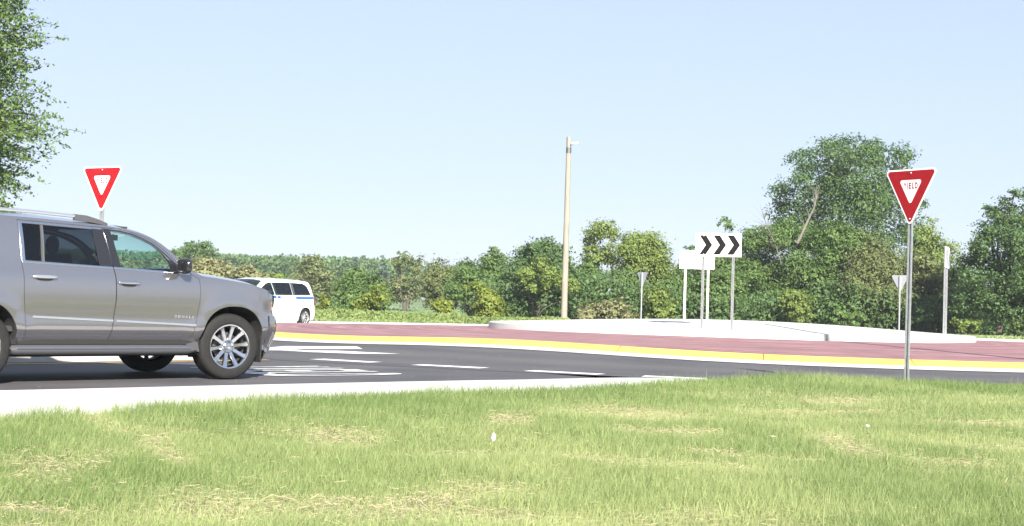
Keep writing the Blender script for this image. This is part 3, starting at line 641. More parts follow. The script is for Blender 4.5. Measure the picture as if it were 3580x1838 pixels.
    {'name': 'ash_tree', 'label': 'mid green tree filling the slope left of the dead branch', 'X': 15.38, 'Y': 88, 'top': 5.87, 'bot': 0.09, 'r': 1.77, 'kind': 'round', 'group': None, 'tint': 0, 'seed': 30, 'dens': 1.0, 'blobs': [(-0.73, 5.35, 0.84), (0.25, 5.63, 0.84), (0.99, 5.53, 0.89), (1.59, 6.28, 0.74), (0.17, 3.9, 1.11), (-1.05, 3.37, 0.89), (1.17, 3.44, 0.98), (-0.52, 2.16, 1.23), (0.96, 1.71, 1.23), (-1.23, 0.9, 0.86), (0.0, 0.7, 0.98)], 'airy': 0, 'trunk': 1, 'leaf': 0.22, 'base': 0.0},
    {'name': 'cottonwood_tree', 'label': 'tallest broad tree with a domed double crown, left of the right yield sign', 'X': 20.98, 'Y': 91, 'top': 12.57, 'bot': 0.84, 'r': 4.32, 'kind': 'round', 'group': None, 'tint': 2, 'seed': 31, 'dens': 1.0, 'blobs': [(-2.31, 11.02, 0.86), (-1.25, 11.51, 0.86), (-0.11, 11.6, 0.92), (1.04, 11.63, 0.92), (1.93, 11.81, 0.81), (3.73, 11.28, 0.86), (3.83, 10.38, 0.86), (-1.24, 11.0, 1.17), (0.03, 11.17, 1.12), (-2.25, 10.46, 0.86), (2.45, 11.67, 0.92), (3.23, 11.0, 0.86), (1.83, 10.83, 1.02), (3.38, 9.86, 1.02), (-2.73, 9.29, 1.07), (-3.35, 8.64, 0.92), (-2.95, 7.63, 1.07), (-0.7, 9.74, 1.53), (1.09, 9.53, 1.53), (-1.43, 8.18, 1.4), (0.36, 7.72, 1.78), (2.39, 8.3, 1.48), (3.43, 7.56, 1.02), (3.77, 9.36, 0.76), (4.18, 8.09, 0.86), (4.47, 6.57, 0.92), (-3.58, 7.61, 0.86), (-2.66, 6.1, 1.12), (-3.74, 8.88, 0.76), (-1.9, 6.64, 1.27), (-0.1, 5.67, 1.65), (2.19, 5.99, 1.53), (0.97, 3.66, 1.65), (3.0, 3.98, 1.53), (-1.07, 3.6, 1.27)], 'airy': 0, 'trunk': 1, 'leaf': 0.25, 'base': 0.0},
    {'name': 'ash_tree', 'label': 'green tree below the dead branch in front of the tallest tree', 'X': 18.29, 'Y': 86, 'top': 5.61, 'bot': 0.08, 'r': 2.04, 'kind': 'round', 'group': None, 'tint': 0, 'seed': 32, 'dens': 1.0, 'blobs': [(-0.48, 5.6, 0.96), (0.72, 5.63, 1.06), (1.69, 5.42, 1.06), (0.87, 4.43, 0.96), (-1.16, 3.89, 0.96), (0.06, 3.2, 1.32), (1.51, 2.77, 1.08), (-1.36, 2.2, 1.08), (0.1, 1.28, 1.2), (1.67, 1.09, 0.96), (-1.45, 0.76, 0.87)], 'airy': 0, 'trunk': 1, 'leaf': 0.22, 'base': 0.0},
    {'name': 'maple_tree', 'label': 'yellowish olive tree in front of the tallest tree, left of its grey sign back', 'X': 21.02, 'Y': 84, 'top': 6.19, 'bot': 0.2, 'r': 2.0, 'kind': 'round', 'group': None, 'tint': 3, 'seed': 33, 'dens': 1.0, 'blobs': [(-0.34, 5.59, 0.56), (0.38, 5.02, 0.8), (-0.55, 4.41, 0.85), (0.87, 3.98, 1.06), (-0.75, 2.99, 1.06), (0.44, 2.32, 1.29), (1.61, 2.35, 0.94), (-0.94, 1.1, 1.06), (0.82, 0.92, 0.94)], 'airy': 0, 'trunk': 1, 'leaf': 0.22, 'base': 0.0},
    {'name': 'vine_bush', 'label': 'yellow-green bush low in the thicket in front of the tallest tree', 'X': 16.27, 'Y': 81, 'top': 2.48, 'bot': 0.06, 'r': 0.95, 'kind': 'bush', 'group': None, 'tint': 1, 'seed': 34, 'dens': 0.7, 'blobs': None, 'airy': 0, 'trunk': 0, 'leaf': None, 'base': 0.0},
    {'name': 'vine_bush', 'label': 'bright green low bush at the foot of the olive tree, left of the yield post', 'X': 18.88, 'Y': 80, 'top': 1.76, 'bot': 0.16, 'r': 1.34, 'kind': 'bush', 'group': None, 'tint': 0, 'seed': 35, 'dens': 0.7, 'blobs': None, 'airy': 0, 'trunk': 0, 'leaf': None, 'base': 0.0},
    {'name': 'locust_tree', 'label': 'light green tree with an open top right behind the right yield sign post', 'X': 28.2, 'Y': 97, 'top': 7.78, 'bot': 0.05, 'r': 1.68, 'kind': 'round', 'group': None, 'tint': 1, 'seed': 36, 'dens': 0.75, 'blobs': None, 'airy': 1, 'trunk': 1, 'leaf': 0.26, 'base': 0.0},
    {'name': 'thicket_bush', 'label': 'olive tree-like bush behind the edge-on chevron sign', 'X': 24.23, 'Y': 84, 'top': 4.75, 'bot': 0.1, 'r': 1.88, 'kind': 'bush', 'group': None, 'tint': 3, 'seed': 37, 'dens': 1.0, 'blobs': [(-0.22, 4.04, 0.85), (0.97, 3.37, 1.06), (-0.67, 3.09, 1.06), (0.29, 2.18, 1.17), (1.69, 2.45, 0.94), (-1.1, 1.43, 0.85), (1.24, 1.5, 0.94)], 'airy': 0, 'trunk': 1, 'leaf': None, 'base': 0.0},
    {'name': 'thicket_bush', 'label': 'dark shady bush at the foot of the thicket behind the edge-on chevron sign', 'X': 23.64, 'Y': 81, 'top': 1.91, 'bot': 0.05, 'r': 1.58, 'kind': 'bush', 'group': None, 'tint': 2, 'seed': 38, 'dens': 0.8, 'blobs': None, 'airy': 0, 'trunk': 0, 'leaf': None, 'base': 0.0},
    {'name': 'pointed_maple_tree', 'label': 'tall pointed dark tree with a visible trunk at the right edge', 'X': 26.1, 'Y': 76, 'top': 8.31, 'bot': 1.02, 'r': 2.12, 'kind': 'cone', 'group': None, 'tint': 2, 'seed': 39, 'dens': 1.0, 'blobs': [(0.54, 7.69, 0.36), (-0.09, 7.33, 0.32), (1.08, 7.54, 0.42), (-0.61, 6.74, 0.47), (1.71, 7.77, 0.47), (2.16, 6.71, 0.85), (-1.12, 5.76, 0.51), (-1.53, 4.9, 0.47), (-1.83, 3.93, 0.55), (-2.14, 3.39, 0.47), (2.19, 5.01, 0.96), (0.46, 6.56, 0.76), (1.42, 6.27, 0.85), (-0.8, 5.56, 0.64), (0.27, 5.17, 1.02), (1.56, 4.78, 0.96), (-1.31, 4.48, 0.68), (-0.34, 3.66, 1.06), (0.95, 3.27, 1.17), (-1.6, 3.2, 0.76), (-0.94, 2.15, 0.96), (0.34, 1.87, 0.96), (1.72, 1.81, 0.85), (-1.9, 1.91, 0.64)], 'airy': 0, 'trunk': 1, 'leaf': 0.2, 'base': 0.0},
    {'name': 'ash_tree', 'label': 'dark distant tree in the dip between the thicket and the pointed tree', 'X': 37.98, 'Y': 120, 'top': 5.95, 'bot': 1.09, 'r': 1.34, 'kind': 'round', 'group': None, 'tint': 2, 'seed': 40, 'dens': 0.6, 'blobs': None, 'airy': 0, 'trunk': 1, 'leaf': 0.3, 'base': 0.0},
    {'name': 'low_shrub', 'label': 'low green shrub in the grass left of the trunk of the pointed tree', 'X': 24.01, 'Y': 75, 'top': 1.07, 'bot': 0.05, 'r': 0.88, 'kind': 'bush', 'group': None, 'tint': 1, 'seed': 41, 'dens': 0.8, 'blobs': None, 'airy': 0, 'trunk': 0, 'leaf': None, 'base': 0.0},
    {'name': 'low_shrub', 'label': 'low green shrub in the grass right of the trunk of the pointed tree', 'X': 26.9, 'Y': 75, 'top': 1.11, 'bot': 0.05, 'r': 0.8, 'kind': 'bush', 'group': None, 'tint': 0, 'seed': 42, 'dens': 0.8, 'blobs': None, 'airy': 0, 'trunk': 0, 'leaf': None, 'base': 0.0},
    {'name': 'low_shrub', 'label': 'low dark shrub at the frame edge far behind the pointed tree', 'X': 31.31, 'Y': 84, 'top': 3.08, 'bot': 0.05, 'r': 1.41, 'kind': 'bush', 'group': None, 'tint': 2, 'seed': 43, 'dens': 0.8, 'blobs': None, 'airy': 0, 'trunk': 0, 'leaf': None, 'base': 0.0},
]
FAR_WOOD = [(-66.8, 319.3, 8.95), (-59.0, 290.7, 9.39), (-58.7, 297.5, 9.65), (-63.4, 330.0, 9.64), (-55.8, 298.9, 8.39), (-57.7, 321.4, 9.96), (-54.2, 312.2, 10.28), (-48.4, 289.9, 8.48), (-50.6, 312.4, 9.11), (-50.8, 324.2, 9.47), (-47.7, 313.9, 10.62), (-43.6, 299.0, 9.92), (-44.8, 319.3, 10.39), (-42.3, 313.4, 10.06), (-36.9, 288.0, 9.57), (-36.7, 302.9, 9.79), (-31.9, 275.8, 8.46), (-35.6, 321.5, 10.65), (-30.6, 297.0, 8.47), (-27.9, 288.2, 8.59), (-28.2, 312.6, 9.73), (-26.3, 310.3, 10.27), (-24.2, 309.9, 9.9), (-20.3, 285.7, 9.24), (-19.0, 295.9, 8.62), (-18.8, 326.8, 9.02), (-16.3, 319.5, 10.26), (-14.2, 321.6, 9.98), (-11.4, 301.4, 8.63), (-9.6, 297.1, 10.0), (-8.1, 309.7, 8.98), (-5.5, 293.0, 8.53), (-4.4, 320.3, 10.63), (-2.2, 279.0, 8.45), (-0.2, 282.7, 9.08), (1.4, 302.0, 9.64), (3.1, 322.5, 10.72)]

def leaf_cloud(centers, radii, n, size, rg, flat=.98, tint_bias=0., inner=.45, clump=.24, up_bias=.3):
    """leaf quads in twig-sized clumps spread through the outer half of each blob"""
    centers = np.asarray(centers, float); radii = np.asarray(radii, float)
    w = radii**2; w /= w.sum(); per = 26; nc = max(8, n//per)
    bi = rg.choice(len(radii), nc, p=w)
    d = rg.normal(size=(nc, 3)); d[:, 2] += up_bias*.6; d /= np.linalg.norm(d, axis=1)[:, None]
    rr = radii[bi]*(inner+(1.06-inner)*rg.random(nc)**.55)
    cc = centers[bi]+d*rr[:, None]*np.array([1, 1, flat])
    cs = radii[bi]*clump*(.6+.8*rg.random(nc))
    ci = np.repeat(np.arange(nc), per); N = len(ci)
    p = cc[ci]+rg.normal(size=(N, 3))*cs[ci][:, None]*np.array([1, 1, .6])
    out = d[ci]*1.1+rg.normal(size=(N, 3))*.5+np.array([0, 0, .25])
    out /= np.linalg.norm(out, axis=1)[:, None]
    a = np.cross(out, rg.normal(size=(N, 3))); a /= np.linalg.norm(a, axis=1)[:, None]; b = np.cross(out, a)
    s = size*(.6+.8*rg.random(N)); a *= s[:, None]*.5; b *= s[:, None]*.28
    V = np.stack([p-a, p+b*1.0, p+a, p-b*1.0], 1).reshape(-1, 3)
    ct = rg.random(nc)
    tint = np.clip(.22+.46*ct[ci]+.24*(rg.random(N)-.35)+tint_bias, 0, 1)
    return V, np.repeat(tint, 4)

def limbs_mesh(mb, base, tips, r0_, rg):
    b = Vector(base)
    fork = b+Vector((0, 0, 1))*max(.3, .38*(min(t[2] for t in tips)-b.z) if tips else 1)
    for t in tips:
        t = Vector(t); k = b.lerp(t, .45); k.z = b.z+(t.z-b.z)*.55; k += Vector(rg.normal(size=3)*.08*(t-b).length)
        k2 = k.lerp(t, .5)+Vector(rg.normal(size=3)*.05*(t-b).length)
        mb.tube([b, b.lerp(k, .5)+Vector((0, 0, .15*(k-b).length)), k, k2, t], [r0_, r0_*.75, r0_*.5, r0_*.3, r0_*.08], 6, cap=False)

def make_tree(d):
    rg = np.random.default_rng(d['seed']*7+1)
    X, Y, base = d['X'], d['Y'], float(z_terrain(d['X'], d['Y'])) if d['Y'] > 95 else float(z_verge(d['X'], d['Y']))
    top, bot, r = d['top'], d['bot'], d['r']; bot = max(bot, base+.1)
    if d['blobs']:
        cen = [(dx, rg.normal(0, .35*r), z-base) for dx, z, br in d['blobs']]; rad = [br for dx, z, br in d['blobs']]
        for i in range(len(cen)):                       # give the crown depth behind the outline as well
            if rad[i] > .28*r: cen.append((cen[i][0]*.8, cen[i][1]+rad[i]*(1 if rg.random() < .5 else -1)*.8, cen[i][2]-.2*rad[i])); rad.append(rad[i]*.85)
    else:
        cen, rad = [], []; nb = 26; hh = (top-bot)/2; zc = (top+bot)/2-base
        for i in range(nb):
            u = rg.normal(size=3); u /= np.linalg.norm(u); q = rg.random()**.35*.78
            br = min(r, hh)*(.34+.22*rg.random())
            if d['kind'] == 'cone': t = rg.random(); p = (u[0]*q*r*(1-t*.8), u[1]*q*r*(1-t*.8), (bot-base)+(top-bot)*(.08+.84*t)); br *= 1.1-.6*t
            else: p = (u[0]*q*r, u[1]*q*r, zc+u[2]*q*hh)
            cen.append(p); rad.append(br)
        cen.append((rg.normal(0, .15*r), 0, top-base-min(r, hh)*.24)); rad.append(min(r, hh)*.26)
    if d['airy']: rad = [q*1.25 for q in rad]
    size = (d['leaf'] or .17+.0009*d['Y'])*(.72 if d['Y'] < 110 else .9)
    area = sum(4*math.pi*q*q for q in rad)
    n = int(area/(size*size*.28)*1.15*d['dens']*(1.0 if d['airy'] else 1))
    n = min(n, 44000)
    V, tint = leaf_cloud(cen, rad, n, size, rg, clump=.26 if not d['airy'] else .24, inner=.25)
    keep = np.repeat(V.reshape(-1, 4, 3)[:, :, 2].min(1) > .02, 4); V = V[keep]; tint = tint[keep]
    root = empty(d['name'], (X, Y, base)); tag(root, d['label'], 'bush' if ('bush' in d['name'] or 'shrub' in d['name']) else 'tree', d['group'])
    link('crown', fast_mesh('crown', V, np.arange(len(V)).reshape(-1, 4), {'tint': tint}), LEAF[d['tint']], root, smooth=False)
    mb = MB(); ordr = np.argsort([-c[2] for c in cen])[:7]
    limbs_mesh(mb, (0, 0, -.1), [cen[i] for i in ordr], max(.04, .014*(top-base)) if d['trunk'] else .03, rg)
    mb.build('trunk', MAT['bark'] if d['name'] == 'bare_limbed_tree' else MAT['bark'], root, smooth=True, angle=80)
    return root, cen
placed = {}
for d in TREES:
    placed[d['label']] = make_tree(d)

# dead limb in the thicket, bare grey crown top left of the tallest tree
def dead_limb(name, lab, base, pts, tips, r):
    o = empty(name, base); tag(o, lab, 'branch'); mb = MB()
    P = [Vector(p) for p in pts]; n = len(P)
    mb.tube(P, [r*(1-.65*i/(n-1)) for i in range(n)], 8)
    mb.build('limb', MAT['deadwood'], o, smooth=True, angle=80)
    tw = MB()
    for (i, d) in tips:
        p = P[i]; d = Vector(d); tw.tube([p, p+d*.45+Vector((0, .05, .06)), p+d], [r*.34, r*.17, r*.05], 5)
    tw.build('twigs', MAT['deadwood'], o, smooth=True, angle=80)
dead_limb('dead_branch', 'bleached dead branch sticking up in front of the tallest tree', (16.95, 84.2, 5.1), [(-.1, 0, .1), (.1, 0, .5), (.35, 0, 1.1), (.65, .1, 1.75), (.9, .1, 2.3), (1.0, .1, 2.8)],
          [(3, (.55, .1, .5)), (3, (-.35, 0, .55)), (4, (.35, 0, 1.1)), (4, (-.12, .1, 1.3)), (4, (.1, 0, 1.4)), (5, (.25, 0, .9)), (5, (-.2, 0, .9)), (5, (.05, 0, 1.1)), (2, (-.3, 0, .5))], .105)
rg = np.random.default_rng(77); tips = []
for i in range(45):
    tips.append((int(rg.integers(1, 5)), (rg.normal(-.1, .62), rg.normal(0, .4), .3+.8*rg.random())))
dead_limb('dead_branch', 'grey leafless twiggy crown left of the tallest tree', (15.7, 86.0, 4.0), [(.6, 0, 0), (.3, 0, .9), (0, 0, 1.6), (-.3, 0, 2.2), (-.5, 0, 2.7)], tips, .04)

# big tree at the left, close behind the approach road: drooping sprays of small leaves
def left_tree():
    rg = np.random.default_rng(21)
    X, Y = -16.4, 36.0
    root = empty('elm_tree', (X, Y, -.1)); tag(root, 'tall tree with drooping feathery sprays at the left edge', 'tree')
    # outline: crown radius towards the right at given heights
    zs_ = [1.9, 2.6, 3.3, 4.1, 4.7, 5.3, 6.0, 6.7, 7.4, 8.2, 9.5, 11, 12.5]
    rs_ = [2.8, 3.2, 4.0, 4.3, 4.8, 5.15, 4.8, 4.5, 4.8, 4.5, 4.2, 3.2, 1.0]
    fr = hermite(zs_, rs_); Vs, Ts = [], []; tw = MB()
    nb = 3000
    for k in range(nb):
        z = 1.9+10.4*rg.random(); a = rg.normal(-.35, .95) if rg.random() < .8 else rg.random()*2*math.pi
        rad = float(fr(z))*(.80+.24*rg.random()); q = .30+.70*rg.random()**.5
        L = .8+1.2*rg.random(); r_end = rad*q; r_st = max(.3, r_end-L)
        c, s = math.cos(a), math.sin(a); rise = rg.normal(.06, .34)+.03*(z-5); L *= 1.25; sw = rg.normal(0, .35)
        p0 = np.array([c*r_st+s*sw, s*r_st-c*sw, z-.1-rise*.5]); p2 = np.array([c*r_end, s*r_end, z-.16+rise*.6]); p1 = (p0+p2)/2+np.array([0, 0, .16])
        if k % 2 == 0 and q > .5: tw.tube([p0, p1, p2], [.014, .009, .003], 3, cap=False)
        m = int(30*L); t = rg.random(m); t = t[:, None]
        P = p0*(1-t)**2+2*p1*t*(1-t)+p2*t*t+rg.normal(size=(m, 3))*np.array([.10, .10, .075])*(1.2-t*.75)
        out = rg.normal(size=(m, 3))*.8+np.array([0, -.3, .5]); out /= np.linalg.norm(out, axis=1)[:, None]
        aa = np.cross(out, rg.normal(size=(m, 3))); aa /= np.linalg.norm(aa, axis=1)[:, None]; bb = np.cross(out, aa)
        sz = .05+.06*rg.random(m); aa *= sz[:, None]*.62; bb *= sz[:, None]*.34
        Vs.append(np.stack([P-aa, P+bb, P+aa, P-bb], 1).reshape(-1, 3)); Ts.append(np.repeat(np.clip(.1+.5*rg.random()+.4*rg.random(m), 0, 1), 4))
    V = np.concatenate(Vs)
    link('crown', fast_mesh('crown', V, np.arange(len(V)).reshape(-1, 4), {'tint': np.concatenate(Ts)}), LEAF[0], root, smooth=False)
    tw.build('twigs', MAT['bark'], root)
    mb = MB(); tips = []
    for k in range(16):
        a = rg.random()*6.28 if k > 4 else rg.normal(-.3, .5); z = 3+8*rg.random(); q = .7*float(fr(z)); tips.append((q*math.cos(a), q*math.sin(a), z))
    limbs_mesh(mb, (0, 0, 0), tips, .22, rg); mb.build('trunk', MAT['bark'], root, smooth=True, angle=80)
left_tree()

# far wood on the skyline: copies of three grown trees
protos = []
for v in range(3):
    rg = np.random.default_rng(100+v); cen, rad = [], []
    for i in range(11):
        u = rg.normal(size=3); u /= np.linalg.norm(u); q = .6*rg.random()**.4
        cen.append((u[0]*q*4.2, u[1]*q*4.2, 5.6+u[2]*q*4.6)); rad.append(1.6+1.1*rg.random())
    V, tint = leaf_cloud(cen, rad, 2600, .62, rg, clump=.22, inner=.5)
    V[:, 2] *= 10.0/V[:, 2].max()
    cm = fast_mesh('crown', V, np.arange(len(V)).reshape(-1, 4), {'tint': tint})
    mb = MB(); limbs_mesh(mb, (0, 0, -.2), cen[:5], .22, rg); tm = mb.mesh('trunk'); tm.materials.append(MAT['bark'])
    protos.append((cm, tm))
for i, (x, y, zt) in enumerate(FAR_WOOD):
    b = float(z_terrain(x, y)); h = (zt-b)/10.0
    root = empty('forest_tree', (x, y, b), random.random()*6.28); tag(root, 'hazy green tree in the far wood along the horizon', 'tree', 'trees of the far wood')
    wsc = 1.0+.35*random.random(); root.scale = (h*wsc if h > .6 else .9, h*wsc if h > .6 else .9, h)
    cm, tm = protos[i % 3]
    o = bpy.data.objects.new('crown', cm); C.objects.link(o); o.parent = root
    if not cm.materials: cm.materials.append(LEAF[2])
    o = bpy.data.objects.new('trunk', tm); C.objects.link(o); o.parent = root
rg = np.random.default_rng(301)
# continuous lower foliage under those trees (edge of the wood)
n = 26000; x = rg.uniform(-95, -18, n); y = 268+rg.random(n)*14; z = z_terrain(x, y)+rg.random(n)**1.2*(7.0+1.5*fbm(x*.15, y*.15))
P = np.stack([x, y, z], 1); out = rg.normal(size=(n, 3))+np.array([0, -.8, .4]); out /= np.linalg.norm(out, axis=1)[:, None]
a = np.cross(out, rg.normal(size=(n, 3))); a /= np.linalg.norm(a, axis=1)[:, None]; b = np.cross(out, a)
V = np.stack([P-a*.42, P+b*.26, P+a*.42, P-b*.26], 1).reshape(-1, 3)
o = link('wood_edge', fast_mesh('wood_edge', V, np.arange(n*4).reshape(-1, 4), {'tint': np.repeat(rg.random(n), 4)}), LEAF[2], smooth=False)
tag(o, 'undergrowth along the edge of the far wood behind the bean field', 'undergrowth', kind='stuff')

# a wood behind the viewer, out of the frame: the car paint mirrors it
n = 16000; x = rg.uniform(-150, 90, n); y = -62-rg.random(n)*10; z = rg.random(n)**.9*(9+5*fbm(x*.08, y*.05+3))
P = np.stack([x, y, z-.1], 1); out = rg.normal(size=(n, 3)); out /= np.linalg.norm(out, axis=1)[:, None]
a = np.cross(out, rg.normal(size=(n, 3))); a /= np.linalg.norm(a, axis=1)[:, None]; b = np.cross(out, a)
V = np.stack([P-a*.8, P+b*.6, P+a*.8, P-b*.6], 1).reshape(-1, 3)
o = link('roadside_wood', fast_mesh('roadside_wood', V, np.arange(n*4).reshape(-1, 4), {'tint': np.repeat(rg.random(n), 4)}), LEAF[2], smooth=False)
tag(o, 'belt of wood behind the viewer, mirrored in the side of the grey car', 'wood', kind='stuff')

# weeds, verge grass and thicket undergrowth behind the far kerb
def weeds(name, lab, cat, n, xr, yr, hf, size, m, seed, dens=None):
    rg = np.random.default_rng(seed); x = rg.uniform(*xr, n); y = rg.uniform(*yr, n)
    r = np.hypot(x-CX, y-CY); k = r > R_OUT+1.3
    if dens is not None: k &= rg.random(n) < dens(x, y)
    x, y = x[k], y[k]; n = len(x); h = hf(x, y)
    zb = np.where(y > 85, z_terrain(x, y), z_verge(x, y))
    P = np.stack([x, y, zb+.02+h*rg.random(n)**.8], 1)
    out = rg.normal(size=(n, 3))*.8+np.array([0, -.5, .5]); out /= np.linalg.norm(out, axis=1)[:, None]
    a = np.cross(out, rg.normal(size=(n, 3))); a /= np.linalg.norm(a, axis=1)[:, None]; b = np.cross(out, a); s = size*(.6+.8*rg.random(n))[:, None]
    V = np.stack([P-a*s*.5, P+b*s*.26, P+a*s*.5, P-b*s*.26], 1).reshape(-1, 3)
    t = np.clip(.2+.45*fbm(x*.8, y*.8, 2)+.4*(rg.random(n)-.4), 0, 1)
    o = link(name, fast_mesh(name, V, np.arange(n*4).reshape(-1, 4), {'tint': np.repeat(t, 4)}), m, smooth=False); tag(o, lab, cat, kind='stuff')
weeds('verge_weeds', 'belt of tall leafy weeds between the far kerb and the bean field', 'weeds', 30000, (-22, 3), (68.5, 77), lambda x, y: (.2+.7*fbm(x*.55, y*.55, 3))*sstep(68.0, 71, y)*(.86-.28*sstep(-9, -3, x)), .20, MAT['weed'], 41)
weeds('verge_grass', 'short mown grass on the verge right behind the far white kerb', 'grass', 50000, (-24, 32), (60, 74), lambda x, y: .07+0*x, .12, MAT['grass'], 42)
weeds('undergrowth', 'mixed leafy undergrowth filling the foot of the thicket', 'undergrowth', 60000, (-2, 36), (81, 96), lambda x, y: 1.0+2.6*fbm(x*.3, y*.3, 2), .24, LEAF[2], 43)
weeds('bean_plants', 'rows of green bean plants covering the flat field', 'crop', 30000, (-40, -2), (88, 160), lambda x, y: .22+0*x, .22, MAT['bean'], 44)

# ------------------------------------------------------------------ signs, posts, pole
def channel(mb, x, y, z0, z1, w=.078, dep=.04, rz=0.0, lean=(0, 0)):
    """hat-section steel post: open side faces +y (towards the sign back)"""
    t = .006; prof = [(-w/2, 0), (-w/2+.018, 0), (-w/2+.022, dep), (w/2-.022, dep), (w/2-.018, 0), (w/2, 0), (w/2, -t), (w/2-.022, -t), (w/2-.027, dep-t), (-w/2+.027, dep-t), (-w/2+.022, -t), (-w/2, -t)]
    c, s = math.cos(rz), math.sin(rz); rows = []
    for z, k in ((z0, 0), (z1, 1)):
        rows.append([(x+c*a-s*b+lean[0]*k, y+s*a+c*b+lean[1]*k, z) for a, b in prof])
    mb.grid(rows, closed_v=True); n = len(prof); e = len(mb.v)-n
    mb.f.append(tuple(range(e, e+n)))
    return mb

def round_tri(side, rad, n=6):
    """downward triangle outline, top edge at z=0, in (x,z)"""
    h = side*math.sqrt(3)/2; P = [Vector((-side/2, 0)), Vector((side/2, 0)), Vector((0, -h))]; out = []
    for i in range(3):
        p, a, b = P[i], (P[i-1]-P[i]).normalized(), (P[(i+1) % 3]-P[i]).normalized()
        d = rad/math.tan(R(30)); bis = (a+b).normalized(); c = p+bis*rad/math.sin(R(30)); s, e = p+a*d, p+b*d
        a0 = math.atan2(s.y-c.y, s.x-c.x); a1 = math.atan2(e.y-c.y, e.x-c.x)
        while a1-a0 > math.pi: a1 -= 2*math.pi
        while a1-a0 < -math.pi: a1 += 2*math.pi
        out += [(c.x+rad*math.cos(a0+(a1-a0)*k/n), c.y+rad*math.sin(a0+(a1-a0)*k/n)) for k in range(n+1)]
    return out

def dome_bolt(mb, x, y, z, r=.011, d=-1):
    rows = [[(x+r*q*math.cos(t), y+d*h, z+r*q*math.sin(t)) for t in [k*math.pi/4 for k in range(8)]] for q, h in ((1, 0), (.95, .006), (.6, .011), (.05, .013))]
    mb.grid(rows, closed_v=True)

def yield_sign(loc, rz, lab, top, post_lean=(0, 0), z0=-.2, side=.914, group='triangular yield signs round the roundabout'):
    """sign face looks along local -y; local z up; top edge at height 'top'"""
    o = empty('yield_sign', loc, rz); tag(o, lab, 'road sign', group)
    tz = top-loc[2]
    L = post_lean
    pm = MB(); channel(pm, 0, .012, z0, tz-.03, lean=(0, 0)); po = pm.build('post', MAT['galv'], o)
    outer = [(x, z+tz) for x, z in round_tri(side, .05)]
    mb = MB(); mb.prism(outer, -.003, 0); pl = mb.build('sign_panel', MAT['signwhite'], o); pl.data.materials.append(MAT['alu'])
    for p in pl.data.polygons:
        if p.normal.y > .5: p.material_index = 1
    # red border, a hair proud of the white sheeting
    s2 = side-.075; ro = [(x, z+tz-.022) for x, z in round_tri(s2, .034)]; s3 = side*.435; ri = [(x, z+tz-.150) for x, z in round_tri(s3, .03)]
    n = len(ro); rb = MB(); rb.add([(x, -.0055, z) for x, z in ro]+[(x, -.0055, z) for x, z in ri], [(i, (i+1) % n, (i+1) % n+n, i+n) for i in range(n)])
    rb.build('red_border', MAT['signred'], o)
    wd = .245; x0 = -wd/2
    for ch, cw in zip('YIELD', (.046, .012, .040, .038, .046)):
        me, co = fit_letter(ch, cw, .088, .04); me.materials.clear()
        set_co(me, np.stack([co[:, 0]+x0, np.full(len(co), -.0045), co[:, 1]+tz-.278], 1)); link('letter', me, MAT['signred'], o, smooth=False); x0 += cw+.0158
    for z in (tz-.055, tz-.70):
        b = MB(); dome_bolt(b, 0, -.0055, z, .013); b.build('bolt', MAT['bolt'], o, smooth=True)
    return o
def face_angle(nx, ny): return math.atan2(nx, -ny)      # rz so that local -y looks along (nx, ny)
ys = yield_sign((5.545, 19.9, .10), face_angle(-.83, -.56), 'large red and white yield sign on a steel post in the near lawn', 3.09, side=.945)
ys.rotation_euler = (R(.0), R(.4), face_angle(-.83, -.56))
yield_sign((-6.85, 23.6, .13), face_angle(-.47, -.88), 'red and white yield sign rising behind the grey car', 3.12)
yield_sign((6.62, 72.0, 0), face_angle(.86, .51), 'grey back of a small triangular sign left of the blank sign back', 2.91)
yield_sign((17.76, 65.0, 0), face_angle(.69, .72), 'light grey back of a triangular sign just left of the near yield post', 2.93)

def chevron_sign(loc, rz, lab, top, blank=False, w=1.22, h=.61, spacing=.80):
    o = empty('chevron_sign', loc, rz); tag(o, lab, 'road sign', 'rectangular chevron boards on the central island')
    tz = top-loc[2]
    for sx in (-spacing/2, spacing/2):
        pm = MB(); channel(pm, sx, .012, -.05, tz-.04); pm.build('post', MAT['galv'], o)
    mb = MB(); mb.prism([(-w/2, tz), (w/2, tz), (w/2, tz-h), (-w/2, tz-h)], -.004, 0); pl = mb.build('sign_panel', MAT['signwhite'], o); pl.data.materials.append(MAT['cream'])
    for p in pl.data.polygons:
        if p.normal.y > .5: p.material_index = 1
    ch = h*.82; q = w/1.22; cw = .175*q; off_ = .17*q
    for k in range(3):
        x0 = -w/2+(.10+k*.37)*q; zt = tz-(h-ch)/2; zb = zt-ch; zm = (zt+zb)/2
        c = MB(); y = -.0065
        c.add([(x0, y, zt), (x0+cw, y, zt), (x0+cw+off_, y, zm), (x0+cw, y, zb), (x0, y, zb), (x0+off_, y, zm)], [(0, 1, 2, 5), (5, 2, 3, 4)])
        c.build('chevron', MAT['signblack'], o)
    for z in (tz-.08, tz-h+.08):
        b = MB(); dome_bolt(b, -spacing/2+.01, -.0066, z, .012); b.build('bolt', MAT['bolt'], o, smooth=True)
    return o
chevron_sign((5.84, 40.3, .475), face_angle(-.42, -.91), 'white board with three black chevrons facing the camera on two steel posts', 3.24, w=1.34, h=.67, spacing=.88)
chevron_sign((6.27, 48.2, .535), face_angle(-.16, .985), 'blank cream back of a board on two posts, half behind the chevron sign', 3.05, spacing=.80)
chevron_sign((13.31, 43.5, .475), face_angle(.92, -.385), 'white chevron board seen almost edge-on at the right end of the island', 3.20, w=1.28, h=.64, spacing=.62)

